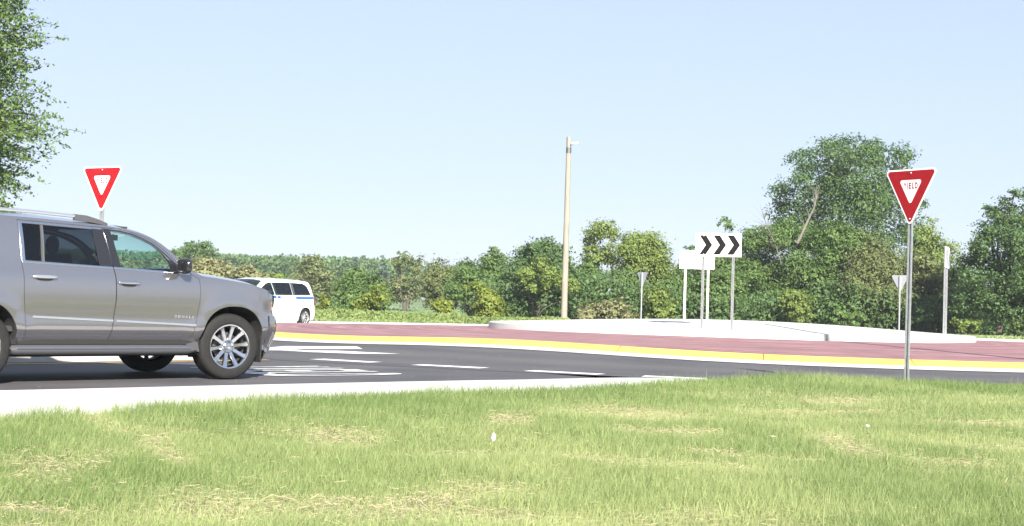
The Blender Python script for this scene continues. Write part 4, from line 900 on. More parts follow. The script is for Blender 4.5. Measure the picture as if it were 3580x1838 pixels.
# utility pole
up_ = empty('utility_pole', (2.82, 75.0, 0)); tag(up_, 'bare wooden utility pole with a small lamp near its top', 'pole')
mb = MB(); rows = []
for i in range(25):
    t = i/24; z = -.15+10.16*t; r = .172-.045*t
    rows.append([((r+.004*math.sin(5*k+i))*math.cos(k*math.pi/8), (r+.004*math.sin(5*k+i))*math.sin(k*math.pi/8), z) for k in range(16)])
mb.grid(rows, closed_v=True); mb.f.append(tuple(range(24*16, 25*16))); mb.build('shaft', MAT['wood'], up_, smooth=True, angle=60)
mb = MB(); mb.tube([(0, 0, 9.16), (0, 0, 9.46)], .141, 16); mb.build('metal_band', MAT['darkmetal'], up_, smooth=True, angle=40)
mb = MB(); mb.tube([(.08, -.1, 9.62), (.20, -.16, 9.66)], .035, 8); mb.box((.10, -.10, 9.62), (.1, .08, .12)); mb.build('lamp_bracket', MAT['darkmetal'], up_)
mb = MB()
mb.grid([[(x, y-.18, z) for x, y, z in ((a, -.11, 9.63+dz), (a, .11, 9.63+dz), (a, .09, 9.72+dz), (a, -.09, 9.72+dz))] for a, dz in ((.12, -.02), (.36, .0), (.46, .015))], closed_v=True)
lh = mb.build('lamp_head', MAT['satin'], up_, bevel=.015)
mb = MB(); mb.box((.28, -.296, 9.665), (.26, .012, .075)); mb.build('lamp_lens', MAT['signwhite'], lh)

rp = empty('utility_pole', (13.55, 20.0, -.1)); tag(rp, 'tall wooden roadside pole right of the view, its shadow crossing the red apron', 'pole')
mb = MB(); mb.tube([(0, 0, -.2), (0, 0, 7), (0, 0, 14.4)], [.16, .14, .11], 16); mb.build('shaft', MAT['wood'], rp, smooth=True, angle=60)

# ------------------------------------------------------------------ vehicles
class Body:
    """surface of a car side: half width as a function of (x, z); car x forward, y left, z up"""
    def __init__(s, wz, xf, xm_f, n_f, xr, xm_r, n_r, arches=()):
        s.w = hermite(*zip(*wz)); s.xf = hermite(*zip(*xf)); s.xm_f = xm_f; s.nf = n_f; s.xr = hermite(*zip(*xr)); s.xm_r = xm_r; s.nr = n_r; s.arches = arches
    def half(s, x, z):
        x = np.asarray(x, float); z = np.asarray(z, float); w = s.w(z)
        for ax, az, ar in s.arches:
            d = np.hypot(x-ax, (z-az)*1.0); w = w+.016*np.exp(-((d-ar)/.10)**2)*(z < az+ar+.2)
        u = np.clip((x-s.xm_f)/(s.xf(z)-s.xm_f), 0, 1); v = np.clip((s.xm_r-x)/(s.xm_r-s.xr(z)), 0, 1)
        return w*(1-u**s.nf)**(1/s.nf)*(1-v**s.nr)**(1/s.nr)

def densify(poly, step):
    out = []
    for i in range(len(poly)):
        a, b = np.array(poly[i], float), np.array(poly[(i+1) % len(poly)], float); k = max(1, int(math.ceil(np.linalg.norm(b-a)/step)))
        out += [tuple(a+(b-a)*j/k) for j in range(k)]
    return out
def inside(P, poly):
    P = np.asarray(P, float); q = np.array(poly); x, y = P[:, 0], P[:, 1]; c = np.zeros(len(P), bool); j = len(q)-1
    for i in range(len(q)):
        t = ((q[i, 1] > y) != (q[j, 1] > y)) & (x < (q[j, 0]-q[i, 0])*(y-q[i, 1])/(q[j, 1]-q[i, 1]+1e-12)+q[i, 0]); c ^= t; j = i
    return c
def seg_dist(P, poly):
    q = np.array(poly); d = np.full(len(P), 9.)
    for i in range(len(q)):
        a, b = q[i], q[(i+1) % len(q)]; ab = b-a; t = np.clip(((P-a)@ab)/(ab@ab+1e-12), 0, 1); d = np.minimum(d, np.linalg.norm(P-(a+t[:, None]*ab), axis=1))
    return d
def panel(name, outline, holes, body, m, parent, side=-1, step=.05, out=0., lip=.03, smooth=True):
    """sheet-metal panel: a polygon in (x,z) laid on the body side, edges turned inward"""
    loops = [densify(outline, step)]+[densify(h, step) for h in holes]
    q = np.array(loops[0]); gx_ = np.arange(q[:, 0].min(), q[:, 0].max(), step); gz_ = np.arange(q[:, 1].min(), q[:, 1].max(), step*.8)
    G = np.array([(a+(.5*step if k % 2 else 0), b) for k, b in enumerate(gz_) for a in gx_])
    ok = inside(G, loops[0])
    for h in loops[1:]: ok &= ~inside(G, h)
    for l_ in loops: ok &= seg_dist(G, l_) > .45*step
    pts, edges = [], []
    for l_ in loops:
        b = len(pts); pts += l_; edges += [(b+i, b+(i+1) % len(l_)) for i in range(len(l_))]
    pts += [tuple(g) for g in G[ok]]
    r = delaunay_2d_cdt([Vector(p) for p in pts], edges, [], 0, 1e-6)
    P = np.array([(v.x, v.y) for v in r[0]]); T = np.array([tuple(f) for f in r[2]]); cen = P[T].mean(1)
    k = inside(cen, loops[0])
    for h in loops[1:]: k &= ~inside(cen, h)
    T = T[k]
    e1, e2 = P[T[:, 1]]-P[T[:, 0]], P[T[:, 2]]-P[T[:, 0]]; ar = e1[:, 0]*e2[:, 1]-e1[:, 1]*e2[:, 0]
    lo = np.maximum(np.maximum(np.linalg.norm(e1, axis=1), np.linalg.norm(e2, axis=1)), np.linalg.norm(e1-e2, axis=1))
    T = T[np.abs(ar)/lo > .0012]                       # no slivers along straight edges
    Y = side*(body.half(P[:, 0], P[:, 1])+out); V3 = np.stack([P[:, 0], Y, P[:, 1]], 1)
    if len(T):
        nrm = np.cross(V3[T[:, 1]]-V3[T[:, 0]], V3[T[:, 2]]-V3[T[:, 0]]); fl = nrm[:, 1]*side < 0; T[fl] = T[fl][:, ::-1]
    V = [tuple(v) for v in V3]; Fc = [tuple(int(i) for i in t) for t in T]
    if lip:
        cnt = {}
        for t in Fc:
            for i in range(3):
                e = (t[i], t[(i+1) % 3]); key = tuple(sorted(e)); cnt.setdefault(key, []).append(e)
        remap = {}
        def dupv(i):
            if i not in remap:
                remap[i] = (len(V), len(V)+1); x, y, z = V[i]; V.append((x, y, z)); V.append((x, y-side*lip, z))
            return remap[i]
        for key, es in cnt.items():
            if len(es) == 1:
                a, b = es[0]; a0, a1 = dupv(a); b0, b1 = dupv(b); Fc.append((b0, a0, a1, b1))
    me = bpy.data.meshes.new(name); me.from_pydata(V, [], Fc); me.update()
    return link(name, me, m, parent, smooth)
def ribbon(name, pts, hw, body, m, parent, side=-1, out=.008, step=.05, depth=.02, taper=None):
    """moulding strip that follows a line of (x,z) points on the body side"""
    P = [np.array(pts[0], float)]
    for a, b in zip(pts[:-1], pts[1:]):
        a, b = np.array(a, float), np.array(b, float); k = max(1, int(np.linalg.norm(b-a)/step)); P += [a+(b-a)*(i+1)/k for i in range(k)]
    P = np.array(P); T = np.gradient(P, axis=0); T /= np.linalg.norm(T, axis=1)[:, None]; N = np.stack([-T[:, 1], T[:, 0]], 1); rows = []
    for i in range(len(P)):
        h = hw if taper is None else hw*taper(i/(len(P)-1)); row = []
        for k, o_ in ((-1, -depth), (-1, out*.6), (-.5, out), (.5, out), (1, out*.6), (1, -depth)):
            x, z = P[i]+N[i]*h*k; row.append((x, side*(float(body.half(x, z))+o_), z))
        rows.append(row)
    mb = MB(); mb.grid(rows); mb.f.append(tuple(range(6))); mb.f.append(tuple(len(mb.v)-6+k for k in range(6)))
    return mb.build(name, m, parent, smooth=True, angle=50)
def skin(name, prof, body, drop, m, parent, ny=13, p=2.6, mid=0.):
    """top skin between the two sides along a list of (x, z) centre-line points"""
    rows = []
    for x, z in prof:
        h = float(body.half(x, z-drop)); row = []
        for s_ in np.linspace(-1, 1, ny): row.append((x+mid*(1-s_*s_), h*s_, z-drop*abs(s_)**p))
        rows.append(row)
    mb = MB(); mb.grid(rows); return mb.build(name, m, parent, smooth=True, angle=40)
def smooth_prof(P, step=.05):
    P = np.array(P, float); L = np.concatenate([[0], np.cumsum(np.linalg.norm(np.diff(P, axis=0), axis=1))]); n = max(2, int(L[-1]/step)); s_ = np.linspace(0, L[-1], n+1)
    return list(zip(hermite(L, P[:, 0])(s_), hermite(L, P[:, 1])(s_)))
def arch_curve(ax, zc, rx, rz_, z0, n=20, e=2.4):
    pts = [(ax+rx, z0)]
    for i in range(n+1):
        t = math.pi*i/n; c, s_ = math.cos(t), math.sin(t)
        pts.append((ax+rx*math.copysign(abs(c)**(2/e), c), zc+rz_*abs(s_)**(2/e)))
    pts.append((ax-rx, z0)); return pts

def ellip(mb, c, r, n=12, e=1.0):
    rows = []
    for i in range(n//2+1):
        t = math.pi*i/(n//2); row = []
        for j in range(n):
            a = 2*math.pi*j/n; f = lambda v: math.copysign(abs(v)**e, v)
            row.append((c[0]+r[0]*f(math.cos(t)), c[1]+r[1]*f(math.sin(t))*f(math.cos(a)), c[2]+r[2]*f(math.sin(t))*f(math.sin(a))))
        rows.append(row)
    return mb.grid(rows, closed_v=True)

def wheel(parent, x, y, R_, wd, rim, nsp, side, steer=0., steel=False, cover=None):
    """part 'wheel' (barrel and brake) > tyre, rim, spoke, hub_cap; outer face looks to side*y"""
    k = R_/.403; h = wd/2
    mb = MB(); mb.lathe([(rim*.93, -h*.55), (rim*.90, -h*.2), (rim*.90, h*.7), (rim*.93, h*.8)], 40)
    mb.lathe([(.03, -.012), (rim*.66, -.012), (rim*.66, .018), (.03, .018)], 32)
    w = mb.build('wheel', MAT['greyplastic'], parent, smooth=True, angle=40)
    w.location = (x, y, R_); w.rotation_euler = (0, 0, steer+(0 if side < 0 else math.pi))
    t = MB(); t.lathe([(rim*.99, h*.80), (rim*1.02, h*.93), (rim*1.12, h*1.0), (R_-.055*k, h*1.0), (R_-.022*k, h*.93), (R_-.006*k, h*.80), (R_, h*.55), (R_, h*.40), (R_-.008, h*.385), (R_-.008, h*.36), (R_, h*.345), (R_+.001, .02), (R_-.008, .012), (R_-.008, -.012), (R_+.001, -.02),
                   (R_, -h*.345), (R_-.008, -h*.36), (R_-.008, -h*.385), (R_, -h*.40), (R_, -h*.55), (R_-.006*k, -h*.80), (R_-.022*k, -h*.93), (R_-.055*k, -h*1.0), (R_-.075*k, -h*.992), (rim*1.16, -h*1.01), (rim*1.12, -h*1.0), (rim*1.03, -h*.93), (rim*.99, -h*.80)], 64)
    t.build('tyre', MAT['rubber'], w, smooth=True, angle=40)
    m = MAT['chrome'] if not steel else MAT['satin']
    r_ = MB(); r_.lathe([(rim*.985, -h*.80), (rim*1.045, -h*.93), (rim*1.035, -h*.975), (rim*.985, -h*.96), (rim*.95, -h*.86), (rim*.92, -h*.60), (rim*.91, -h*.2)], 64)
    r_.build('rim', m, w, smooth=True, angle=45)
    sp = MB(); rows = []
    for f_, ww, yy, th in ((.16, .034, -h*.60, .05), (.35, .026, -h*.64, .045), (.6, .024, -h*.72, .04), (.85, .027, -h*.83, .035), (.975, .036, -h*.90, .03)):
        r2 = rim*f_; ww *= k; rows.append([(-ww, yy+th, r2), (-ww, yy+.010, r2), (-ww*.72, yy, r2), (ww*.72, yy, r2), (ww, yy+.010, r2), (ww, yy+th, r2)])
    sp.grid(rows, closed_v=True); sm = sp.mesh('spoke'); sm.materials.append(m); sm.polygons.foreach_set('use_smooth', np.ones(len(sm.polygons), bool)); sm.set_sharp_from_angle(angle=R(35))
    for i in range(nsp):
        o = bpy.data.objects.new('spoke', sm); C.objects.link(o); o.parent = w; o.rotation_euler = (0, 2*math.pi*(i+.3)/nsp, 0)
    hc = MB(); hc.lathe([(rim*.36, -h*.48), (rim*.33, -h*.62), (rim*.26, -h*.67), (rim*.16, -h*.62), (rim*.145, -h*.78), (rim*.12, -h*.82), (.004, -h*.835)], 32)
    for i in range(6):
        a = 2*math.pi*i/6; hc.tube([(rim*.25*math.cos(a), -h*.60, rim*.25*math.sin(a)), (rim*.25*math.cos(a), -h*.74, rim*.25*math.sin(a))], .011, 6)
    hc.build('hub_cap', m, w, smooth=True, angle=35)
    return w

def seat(mb, x, y, z=.62, h=.95, w=.52):
    mb.box((x+.18, y, z+.12), (.52, w, .16)); mb.box((x-.10, y, z+.50), (.14, w*.92, .66), Matrix.Rotation(R(-12), 3, 'Y'))
    ellip(mb, (x-.20, y, z+.93), (.055, .135, .115), 10)

# ---- the grey car
SX, SY, STH = -3.4277, 17.559, R(47.67)
h_ = np.array([math.cos(STH), math.sin(STH)]); a_ = np.array([-math.sin(STH), math.cos(STH)])
OFF = .985
suv = empty('large_car', (SX+a_[0]*OFF, SY+a_[1]*OFF, 0), STH)
tag(suv, 'large grey four-door car with chrome wheels driving in at the left', 'car')
SB = Body([(.15, .90), (.30, .93), (.44, .895), (.52, .948), (.565, .979), (.60, .992), (.68, .995), (.73, .993), (.85, 1.000), (1.0, 1.003), (1.12, 1.000), (1.19, .993), (1.225, .983), (1.27, .958), (1.32, .936), (1.37, .918), (1.55, .865), (1.70, .812), (1.78, .775), (1.84, .73), (1.90, .68)],
          [(.15, .72), (.30, .80), (.40, .885), (.60, .905), (.74, .895), (.80, .855), (1.0, .85), (1.08, .838), (1.14, .79), (1.20, .68), (1.3, .45)], 0.0, 4.5,
          [(.2, -4.62), (.6, -4.70), (1.2, -4.66), (1.9, -4.5)], -4.1, 5.0, arches=((0, .40, .53), (-3.30, .40, .53)))
DROP = .075
top_c = [(-4.66, 1.05), (-4.63, 1.30), (-4.52, 1.70), (-4.42, 1.86), (-4.2, 1.905), (-3.6, 1.918), (-2.96, 1.912), (-2.2, 1.895), (-1.64, 1.868), (-1.364, 1.838), (-1.171, 1.795), (-1.033, 1.735), (-.865, 1.625), (-.687, 1.475), (-.479, 1.345), (-.25, 1.315), (-.025, 1.290), (.3, 1.247), (.52, 1.192), (.64, 1.152), (.72, 1.120), (.775, 1.080), (.80, 1.03)]
PR = smooth_prof(top_c, .06)
i_ws0 = min(range(len(PR)), key=lambda i: abs(PR[i][0]+1.38)); i_cowl = min(range(len(PR)), key=lambda i: abs(PR[i][0]+.45)); i_rf = min(range(len(PR)), key=lambda i: abs(PR[i][0]+4.42))
def zside(x): 
    xs_ = [p[0] for p in PR]; return float(np.interp(x, xs_, [p[1] for p in PR]))-DROP
skin('roof', PR[i_rf:i_ws0+1], SB, DROP, MAT['grey'], suv)
skin('windscreen', PR[i_ws0:i_cowl+1], SB, DROP, MAT['glass_front'], suv, mid=.10)
hood = PR[i_cowl:]
skin('hood', hood, SB, DROP, MAT['grey'], suv, p=3.2)
skin('tailgate', PR[:i_rf+1], SB, DROP, MAT['grey'], suv)
# nose: plan curve swept over height
def hood_cap(x, y):
    xs_ = [p[0] for p in PR]; h = np.maximum(SB.half(x, np.full_like(x, 1.03)), .05)
    return np.interp(x, xs_, [p[1] for p in PR])-DROP*np.clip(np.abs(y)/h, 0, 1)**3.2-.004
def fascia(name, zs_, body, m, parent, x0, out=0., side=None, y_from=0., y_to=1., n=22, xm=0., nexp=4.5, cap=None):
    for sd in ((-1, 1) if side is None else (side,)):
        rows = []
        for z in zs_:
            w = float(body.w(z)); xf = float(body.xf(z)); row = []
            y0 = w*(1-((x0-xm)/(xf-xm))**nexp)**(1/nexp) if xf > x0 else 0.
            ys_ = np.linspace(y0*y_to, y0*y_from, 400); xs_ = xm+(xf-xm)*np.clip(1-(ys_/w)**nexp, 0, 1)**(1/nexp)
            Ls = np.concatenate([[0], np.cumsum(np.hypot(np.diff(xs_), np.diff(ys_)))]); q = np.linspace(0, Ls[-1], n)
            yy = np.interp(q, Ls, ys_); xx = np.interp(q, Ls, xs_)
            tx, ty = np.gradient(xx), np.gradient(yy); L2 = np.hypot(tx, ty)+1e-9; nx_, ny_ = -ty/L2, tx/L2
            zz = np.full_like(xx, z) if cap is None else np.minimum(z, cap(xx, yy))
            for a, b, c, d, zq in zip(xx, yy, nx_, ny_, zz): row.append((a+out*c, sd*(b+out*d), zq))
            rows.append(row)
        mb = MB(); mb.grid(rows); o = mb.build(name, m, parent, smooth=True, angle=50)
    return o
fascia('nose_panel', [.785, .80, .85, .92, 1.0, 1.06, 1.10, 1.125], SB, MAT['grey'], suv, .565, out=-.003, cap=hood_cap)
fascia('bumper', [.335, .36, .42, .5, .58, .66, .74, .775, .785, .79], SB, MAT['grey'], suv, .58, out=.012)
fascia('bumper_lip', [.19, .22, .28, .335], SB, MAT['greyplastic'], suv, .62, out=-.02)
mb = MB(); mb.box((.80, 0, .94), (.03, 1.05, .26))
gr_ = mb.build('grille', MAT['blackplastic'], suv)
for k in range(5):
    b = MB(); b.box((.862, 0, .84+.05*k), (.02, 1.04, .02)); b.build('grille_bar', MAT['chrome'], gr_, bevel=.004)

win_r = [(-2.755, 1.352), (-2.742, 1.762), (-1.845, 1.742), (-1.800, 1.325)]
win_f = [(-1.715, 1.322), (-1.692, 1.738), (-1.52, 1.722), (-1.361, 1.698), (-1.22, 1.652), (-1.089, 1.595), (-.97, 1.505), (-.90, 1.425), (-.862, 1.372), (-.850, 1.288)]
win_q = [(-4.30, 1.385), (-4.22, 1.72), (-3.055, 1.758), (-3.045, 1.368)]
door_r = [(-2.742, .452), (-2.790, 1.0), (-2.800, 1.36), (-2.785, 1.795), (-1.745, 1.772), (-1.668, 1.31), (-1.655, .96), (-1.705, .452)]
door_f = [(-1.690, .452), (-1.642, .96), (-1.655, 1.31), (-1.728, 1.772), (-1.53, 1.760), (-1.36, 1.735), (-1.20, 1.690), (-1.06, 1.630), (-.93, 1.535), (-.80, 1.415), (-.66, 1.300), (-.515, 1.22), (-.497, 1.10), (-.503, .95), (-.545, .70), (-.606, .445)]
g_ = .006
fa = arch_curve(.015, .40, .47, .50, .36); ra = arch_curve(-3.30, .40, .46, .50, .44)
def grow(poly, d):
    P = np.array(poly); c = P.mean(0); n = len(P); out = []
    A = sum(P[i][0]*P[(i+1) % n][1]-P[(i+1) % n][0]*P[i][1] for i in range(n)); sg = 1 if A > 0 else -1
    for i in range(n):
        e1 = P[i]-P[i-1]; e2 = P[(i+1) % n]-P[i]; n1 = np.array([e1[1], -e1[0]])/np.linalg.norm(e1); n2 = np.array([e2[1], -e2[0]])/np.linalg.norm(e2); m_ = n1+n2; m_ /= max(.4, np.linalg.norm(m_)); out.append(tuple(P[i]+m_*d*sg))
    return out
for sd in (-1, 1):
    topline = [(x, z-DROP) for x, z in PR if x <= .60]
    fend_front = [(.60, .36)] if False else []
    outline = [(-4.62, .46)]+[(x, z) for x, z in topline if z > .9]+[(.60, .36)]+fa[:1]+fa[1:]+[(-.62, .445), (-2.76, .445)]+ra[:1]+ra[1:]+[(-4.1, .44)]
    outline = [p for i, p in enumerate(outline) if i == 0 or np.hypot(p[0]-outline[i-1][0], p[1]-outline[i-1][1]) > .004]
    # the sill stays behind the doors
    body = panel('body_side', outline, [grow(door_r, g_), grow(door_f, g_), win_q], SB, MAT['grey'], suv, sd)
    dr = panel('rear_door', door_r, [win_r], SB, MAT['grey'], suv, sd); df = panel('front_door', door_f, [win_f], SB, MAT['grey'], suv, sd)
    panel('window_pane', grow(win_r, .01), [], SB, MAT['glass_dark'], dr, sd, out=-.014, lip=0)
    panel('window_pane', grow(win_f, .01), [], SB, MAT['glass_front'], df, sd, out=-.014, lip=0)
    panel('quarter_window', grow(win_q, .01), [], SB, MAT['glass_dark'], suv, sd, out=-.010, lip=0)
    ribbon('window_divider', [(-2.535, 1.345), (-2.500, 1.765)], .016, SB, MAT['greyplastic'], dr, sd, out=-.004)
    panel('pillar_cover', [(-1.840, 1.330), (-1.880, 1.752), (-1.745, 1.765), (-1.672, 1.325)], [], SB, MAT['glossblack'], dr, sd, out=.003, lip=.01)
    panel('pillar_cover', [(-1.660, 1.322), (-1.733, 1.760), (-1.640, 1.745), (-1.56, 1.320)], [], SB, MAT['glossblack'], df, sd, out=.003, lip=.01)
    panel('mirror_sail', [(-.885, 1.283), (-.905, 1.435), (-.86, 1.425), (-.66, 1.288)], [], SB, MAT['glossblack'], df, sd, out=.004, lip=.01)
    ribbon('belt_moulding', [(-2.79, 1.338), (-1.672, 1.310)], .013, SB, MAT['chrome'], dr, sd)
    ribbon('belt_moulding', [(-1.652, 1.310), (-.63, 1.278)], .013, SB, MAT['chrome'], df, sd)
    ribbon('window_moulding', [(-2.775, 1.342), (-2.762, 1.778)], .021, SB, MAT['chrome'], dr, sd)
    ribbon('window_moulding', [(-2.76, 1.778), (-1.75, 1.757)], .009, SB, MAT['chrome'], dr, sd, out=.004)
    ribbon('window_moulding', [(-1.72, 1.756), (-1.52, 1.742), (-1.361, 1.717), (-1.215, 1.668), (-1.08, 1.608), (-.955, 1.515), (-.80, 1.385), (-.65, 1.285)], .008, SB, MAT['glossblack'], df, sd, out=.004)
    ribbon('door_moulding', [(-2.675, .735), (-1.68, .703)], .013, SB, MAT['satin'], dr, sd, out=.010)
    ribbon('door_moulding', [(-1.632, .701), (-.548, .662)], .013, SB, MAT['satin'], df, sd, out=.010)
    for door, hx, hz in ((dr, -2.55, 1.172), (df, -1.485, 1.140)):
        cup = MB(); ellip(cup, (hx, sd*(float(SB.half(hx, hz))+.001), hz-.016), (.10, .006, .034), 16); cup.build('handle_recess', MAT['greyplastic'], door, smooth=True)
        hb = MB(); ellip(hb, (hx-.01, sd*(float(SB.half(hx, hz))+.030), hz+.004), (.148, .018, .021), 16, .75)
        hb.box((hx-.12, sd*(float(SB.half(hx, hz))+.012), hz), (.03, .03, .025)); hb.box((hx+.11, sd*(float(SB.half(hx, hz))+.012), hz), (.03, .03, .025))
        hb.build('handle', MAT['chrome'] if door is df else MAT['satin'], door, smooth=True, angle=50)
    for poly in ([(-1.80, .46), (-1.72, 1.0), (-1.76, 1.32), (-1.86, 1.79), (-1.62, 1.77), (-1.58, 1.30), (-1.56, .9), (-1.60, .46)],
                 [(-2.84, .46), (-2.88, 1.3), (-2.85, 1.80), (-2.775, 1.80), (-2.772, 1.33), (-2.72, 1.0), (-2.66, .46)],
                 [(-.72, .46), (-.62, .75), (-.58, 1.0), (-.58, 1.22), (-.43, 1.24), (-.42, 1.0), (-.47, .7), (-.53, .46)]):
        panel('door_seal', poly, [], SB, MAT['under'], suv, sd, out=-.034, lip=0)
    # lettering on the front door
    bx = -.850 if sd < 0 else -.565
    for ch in 'DENALI':
        cw = .034 if ch != 'I' else .010
        me, co = fit_letter(ch, cw, .030, .01); me.materials.clear()
        X_ = bx+(co[:, 0] if sd < 0 else -co[:, 0]); Z_ = co[:, 1]+.752-.03*(X_+.85)
        set_co(me, np.stack([X_, sd*(SB.half(X_, Z_)+.007), Z_], 1)); link('badge_letter', me, MAT['badge'], df, smooth=False)
        bx += (1 if sd < 0 else -1)*(cw+.0165)
    # mirror
    mr = MB(); ellip(mr, (-.785, sd*1.075, 1.365), (.052, .120, .098), 16, .72); mh = mr.build('wing_mirror', MAT['glossblack'], suv, smooth=True, angle=60)
    mg = MB(); mg.box((-.838, sd*1.08, 1.370), (.006, .18, .135)); mg.build('mirror_glass', MAT['glossblack'], mh, bevel=.003)
    ma = MB(); ma.tube([(-.78, sd*.92, 1.30), (-.78, sd*1.05, 1.32)], .03, 8); ma.build('mirror_arm', MAT['blackplastic'], mh, smooth=True)
    # side step
    st = MB(); rows = []
    for x, k in ((-2.93, .35), (-2.90, .9), (-2.80, 1), (-1.8, 1), (-.66, 1), (-.58, .85), (-.53, .35)):
        zc = .372; rows.append([(x, sd*(.86), zc+.055*k), (x, sd*.97, zc+.050*k), (x, sd*1.010, zc+.030*k), (x, sd*1.022, zc-.005), (x, sd*1.005, zc-.045*k), (x, sd*.95, zc-.062*k), (x, sd*.86, zc-.062*k)])
    st.grid(rows, closed_v=True); stp = st.build('side_step', MAT['greyplastic'], suv, smooth=True, angle=50)
    sc_ = MB(); sc_.tube([(-2.86, sd*1.014, .388), (-1.8, sd*1.016, .388), (-.62, sd*1.014, .386)], .013, 8); sc_.build('step_trim', MAT['chrome'], stp, smooth=True)
    ft = MB(); ft.grid([[(-.66, sd*.90, .43), (-.66, sd*.985, .43), (-.66, sd*1.0, .345), (-.66, sd*.90, .33)], [(-.50, sd*.90, .47), (-.50, sd*.985, .46), (-.47, sd*.985, .345), (-.47, sd*.90, .33)]]); ft.build('step_end', MAT['greyplastic'], stp)
    # roof rail
    rl = MB(); rl.tube([(-4.25, sd*.69, 1.865), (-4.1, sd*.70, 1.893), (-3.4, sd*.705, 1.908), (-2.6, sd*.705, 1.901), (-2.02, sd*.70, 1.884)], .020, 8); rr_ = rl.build('roof_rail', MAT['satin'], suv, smooth=True)
    re = MB(); rows = []
    for x, zt_, zb_, w_ in ((-2.05, 1.912, 1.84, .024), (-1.90, 1.905, 1.83, .026), (-1.75, 1.872, 1.815, .022), (-1.62, 1.832, 1.80, .012)):
        rows.append([(x, sd*(.70-w_), zb_), (x, sd*(.70-w_), zt_), (x, sd*(.70+w_), zt_-.004), (x, sd*(.70+w_), zb_)])
    re.grid(rows, closed_v=True); re.f.append((0, 1, 2, 3)); re.build('rail_end', MAT['greyplastic'], rr_, smooth=True, angle=50)
    # headlamp, indicator
    fascia('headlight', [.90, .95, 1.0, 1.05, 1.10, 1.128], SB, MAT['lens'], suv, .70, out=.006, side=sd, y_from=.50, n=14, cap=hood_cap)
    fascia('side_marker', [.585, .61, .65, .675], SB, MAT['amber'], suv, .745, out=.018, side=sd, y_from=.93, n=6)
    # wheel wells
    for ax in (.015, -3.30):
        wmb = MB(); ac = arch_curve(ax, .40, .475, .505, .30); wmb.grid([[(x, sd*.955, z) for x, z in ac], [(x, sd*.52, z) for x, z in ac]])
        wmb.add([(x, sd*.52, z) for x, z in ac], [tuple(range(len(ac)))]); wmb.build('wheel_arch_liner', MAT['under'], suv)
    mf = MB(); mf.box((.465, sd*.85, .36), (.02, .24, .30)); mf.build('mud_guard', MAT['blackplastic'], suv)
    wheel(suv, 0, sd*.845, .405, .285, .262, 10, sd, R(-8))
    wheel(suv, -3.30, sd*.845, .405, .285, .262, 10, sd)
ub = MB(); ub.box((-1.95, 0, .43), (2.55, 1.66, .16)); ub.box((-1.95, .0, .33), (3.9, .9, .12)); ub.box((.35, 0, .45), (.55, 1.0, .3)); ub.box((-4.15, 0, .55), (.75, 1.3, .35)); ub.box((-1.70, .895, .455), (2.5, .06, .05)); ub.box((-1.70, -.895, .455), (2.5, .06, .05)); ub.build('underbody', MAT['under'], suv)
cab = MB(); cab.box((-2.2, 0, .60), (4.2, 1.74, .06)); cab.box((-.62, 0, 1.02), (.5, 1.70, .50)); cab.build('cabin_floor', MAT['interior'], suv)
for x, y in ((-1.95, -.42), (-1.95, .42), (-2.95, -.42), (-2.95, .42), (-3.75, -.4), (-3.75, .4)):
    sm_ = MB(); seat(sm_, x, y); sm_.build('seat', MAT['interior'], suv, smooth=True, angle=30)
hl = MB(); hl.box((-2.6, 0, 1.80), (2.6, 1.25, .02)); hl.build('headliner', MAT['interior'], suv)
wheel_ = MB(); ring = [(-1.12+.05*math.sin(t)*.6, .40+.185*math.cos(t), 1.18+.185*math.sin(t)*.9) for t in np.linspace(0, 2*math.pi, 25)]; wheel_.tube(ring, .016, 6, cap=False); wheel_.box((-1.10, .40, 1.17), (.04, .16, .08)); wheel_.build('steering_wheel', MAT['interior'], suv, smooth=True)
im = MB(); ellip(im, (-1.16, .02, 1.63), (.03, .135, .042), 14, .7); im.box((-1.10, .02, 1.70), (.10, .10, .07)); im.tube([(-1.15, .02, 1.66), (-1.08, .02, 1.74)], .012, 6); im.build('inside_mirror', MAT['blackplastic'], suv, smooth=True, angle=50)
gh = MB(); gh.tube([(-.93, .70, 1.50), (-.84, .735, 1.43), (-.76, .765, 1.36), (-.70, .78, 1.31)], [.018, .026, .028, .020], 8); gh.build('grab_handle', MAT['beige'], suv, smooth=True)

# ---- the white van
vth = math.atan2(-.88, -.48); vh = np.array([math.cos(vth), math.sin(vth)]); vl = np.array([-vh[1], vh[0]]); VO = .965
van = empty('minivan', (-7.921-vl[0]*VO, 54.897-vl[1]*VO, -.02), vth)
tag(van, 'white minivan with a blue side stripe on the far side of the roundabout', 'van')
VB = Body([(.15, .88), (.25, .92), (.45, .965), (.70, .978), (.95, .975), (1.10, .955), (1.17, .935), (1.40, .865), (1.60, .795), (1.68, .755), (1.74, .70), (1.8, .62)],
          [(.15, 3.90), (.4, 4.0), (.7, 4.02), (.9, 3.93), (1.05, 3.7), (1.2, 3.4)], 3.0, 3.6, [(.2, -.90), (.26, -.93), (.63, -.95), (.85, -.90), (1.10, -.84), (1.25, -.79), (1.57, -.66), (1.75, -.5), (1.8, -.45)], -.35, 3.0, arches=((0, .34, .42), (3.08, .34, .42)))
VD = .07
v_top = [(-.66, 1.62), (-.56, 1.715), (-.40, 1.765), (.15, 1.795), (.9, 1.810), (1.67, 1.812), (2.2, 1.785), (2.45, 1.735), (2.75, 1.58), (3.1, 1.36), (3.42, 1.16), (3.6, 1.10), (3.82, 1.0), (3.95, .92)]
VP = smooth_prof(v_top, .06); iw0 = min(range(len(VP)), key=lambda i: abs(VP[i][0]-2.42)); iw1 = min(range(len(VP)), key=lambda i: abs(VP[i][0]-3.42))
skin('roof', VP[:iw0+1], VB, VD, MAT['vanwhite'], van); skin('windscreen', VP[iw0:iw1+1], VB, VD, MAT['glass_front'], van, mid=.1); skin('hood', VP[iw1:], VB, VD, MAT['vanwhite'], van)
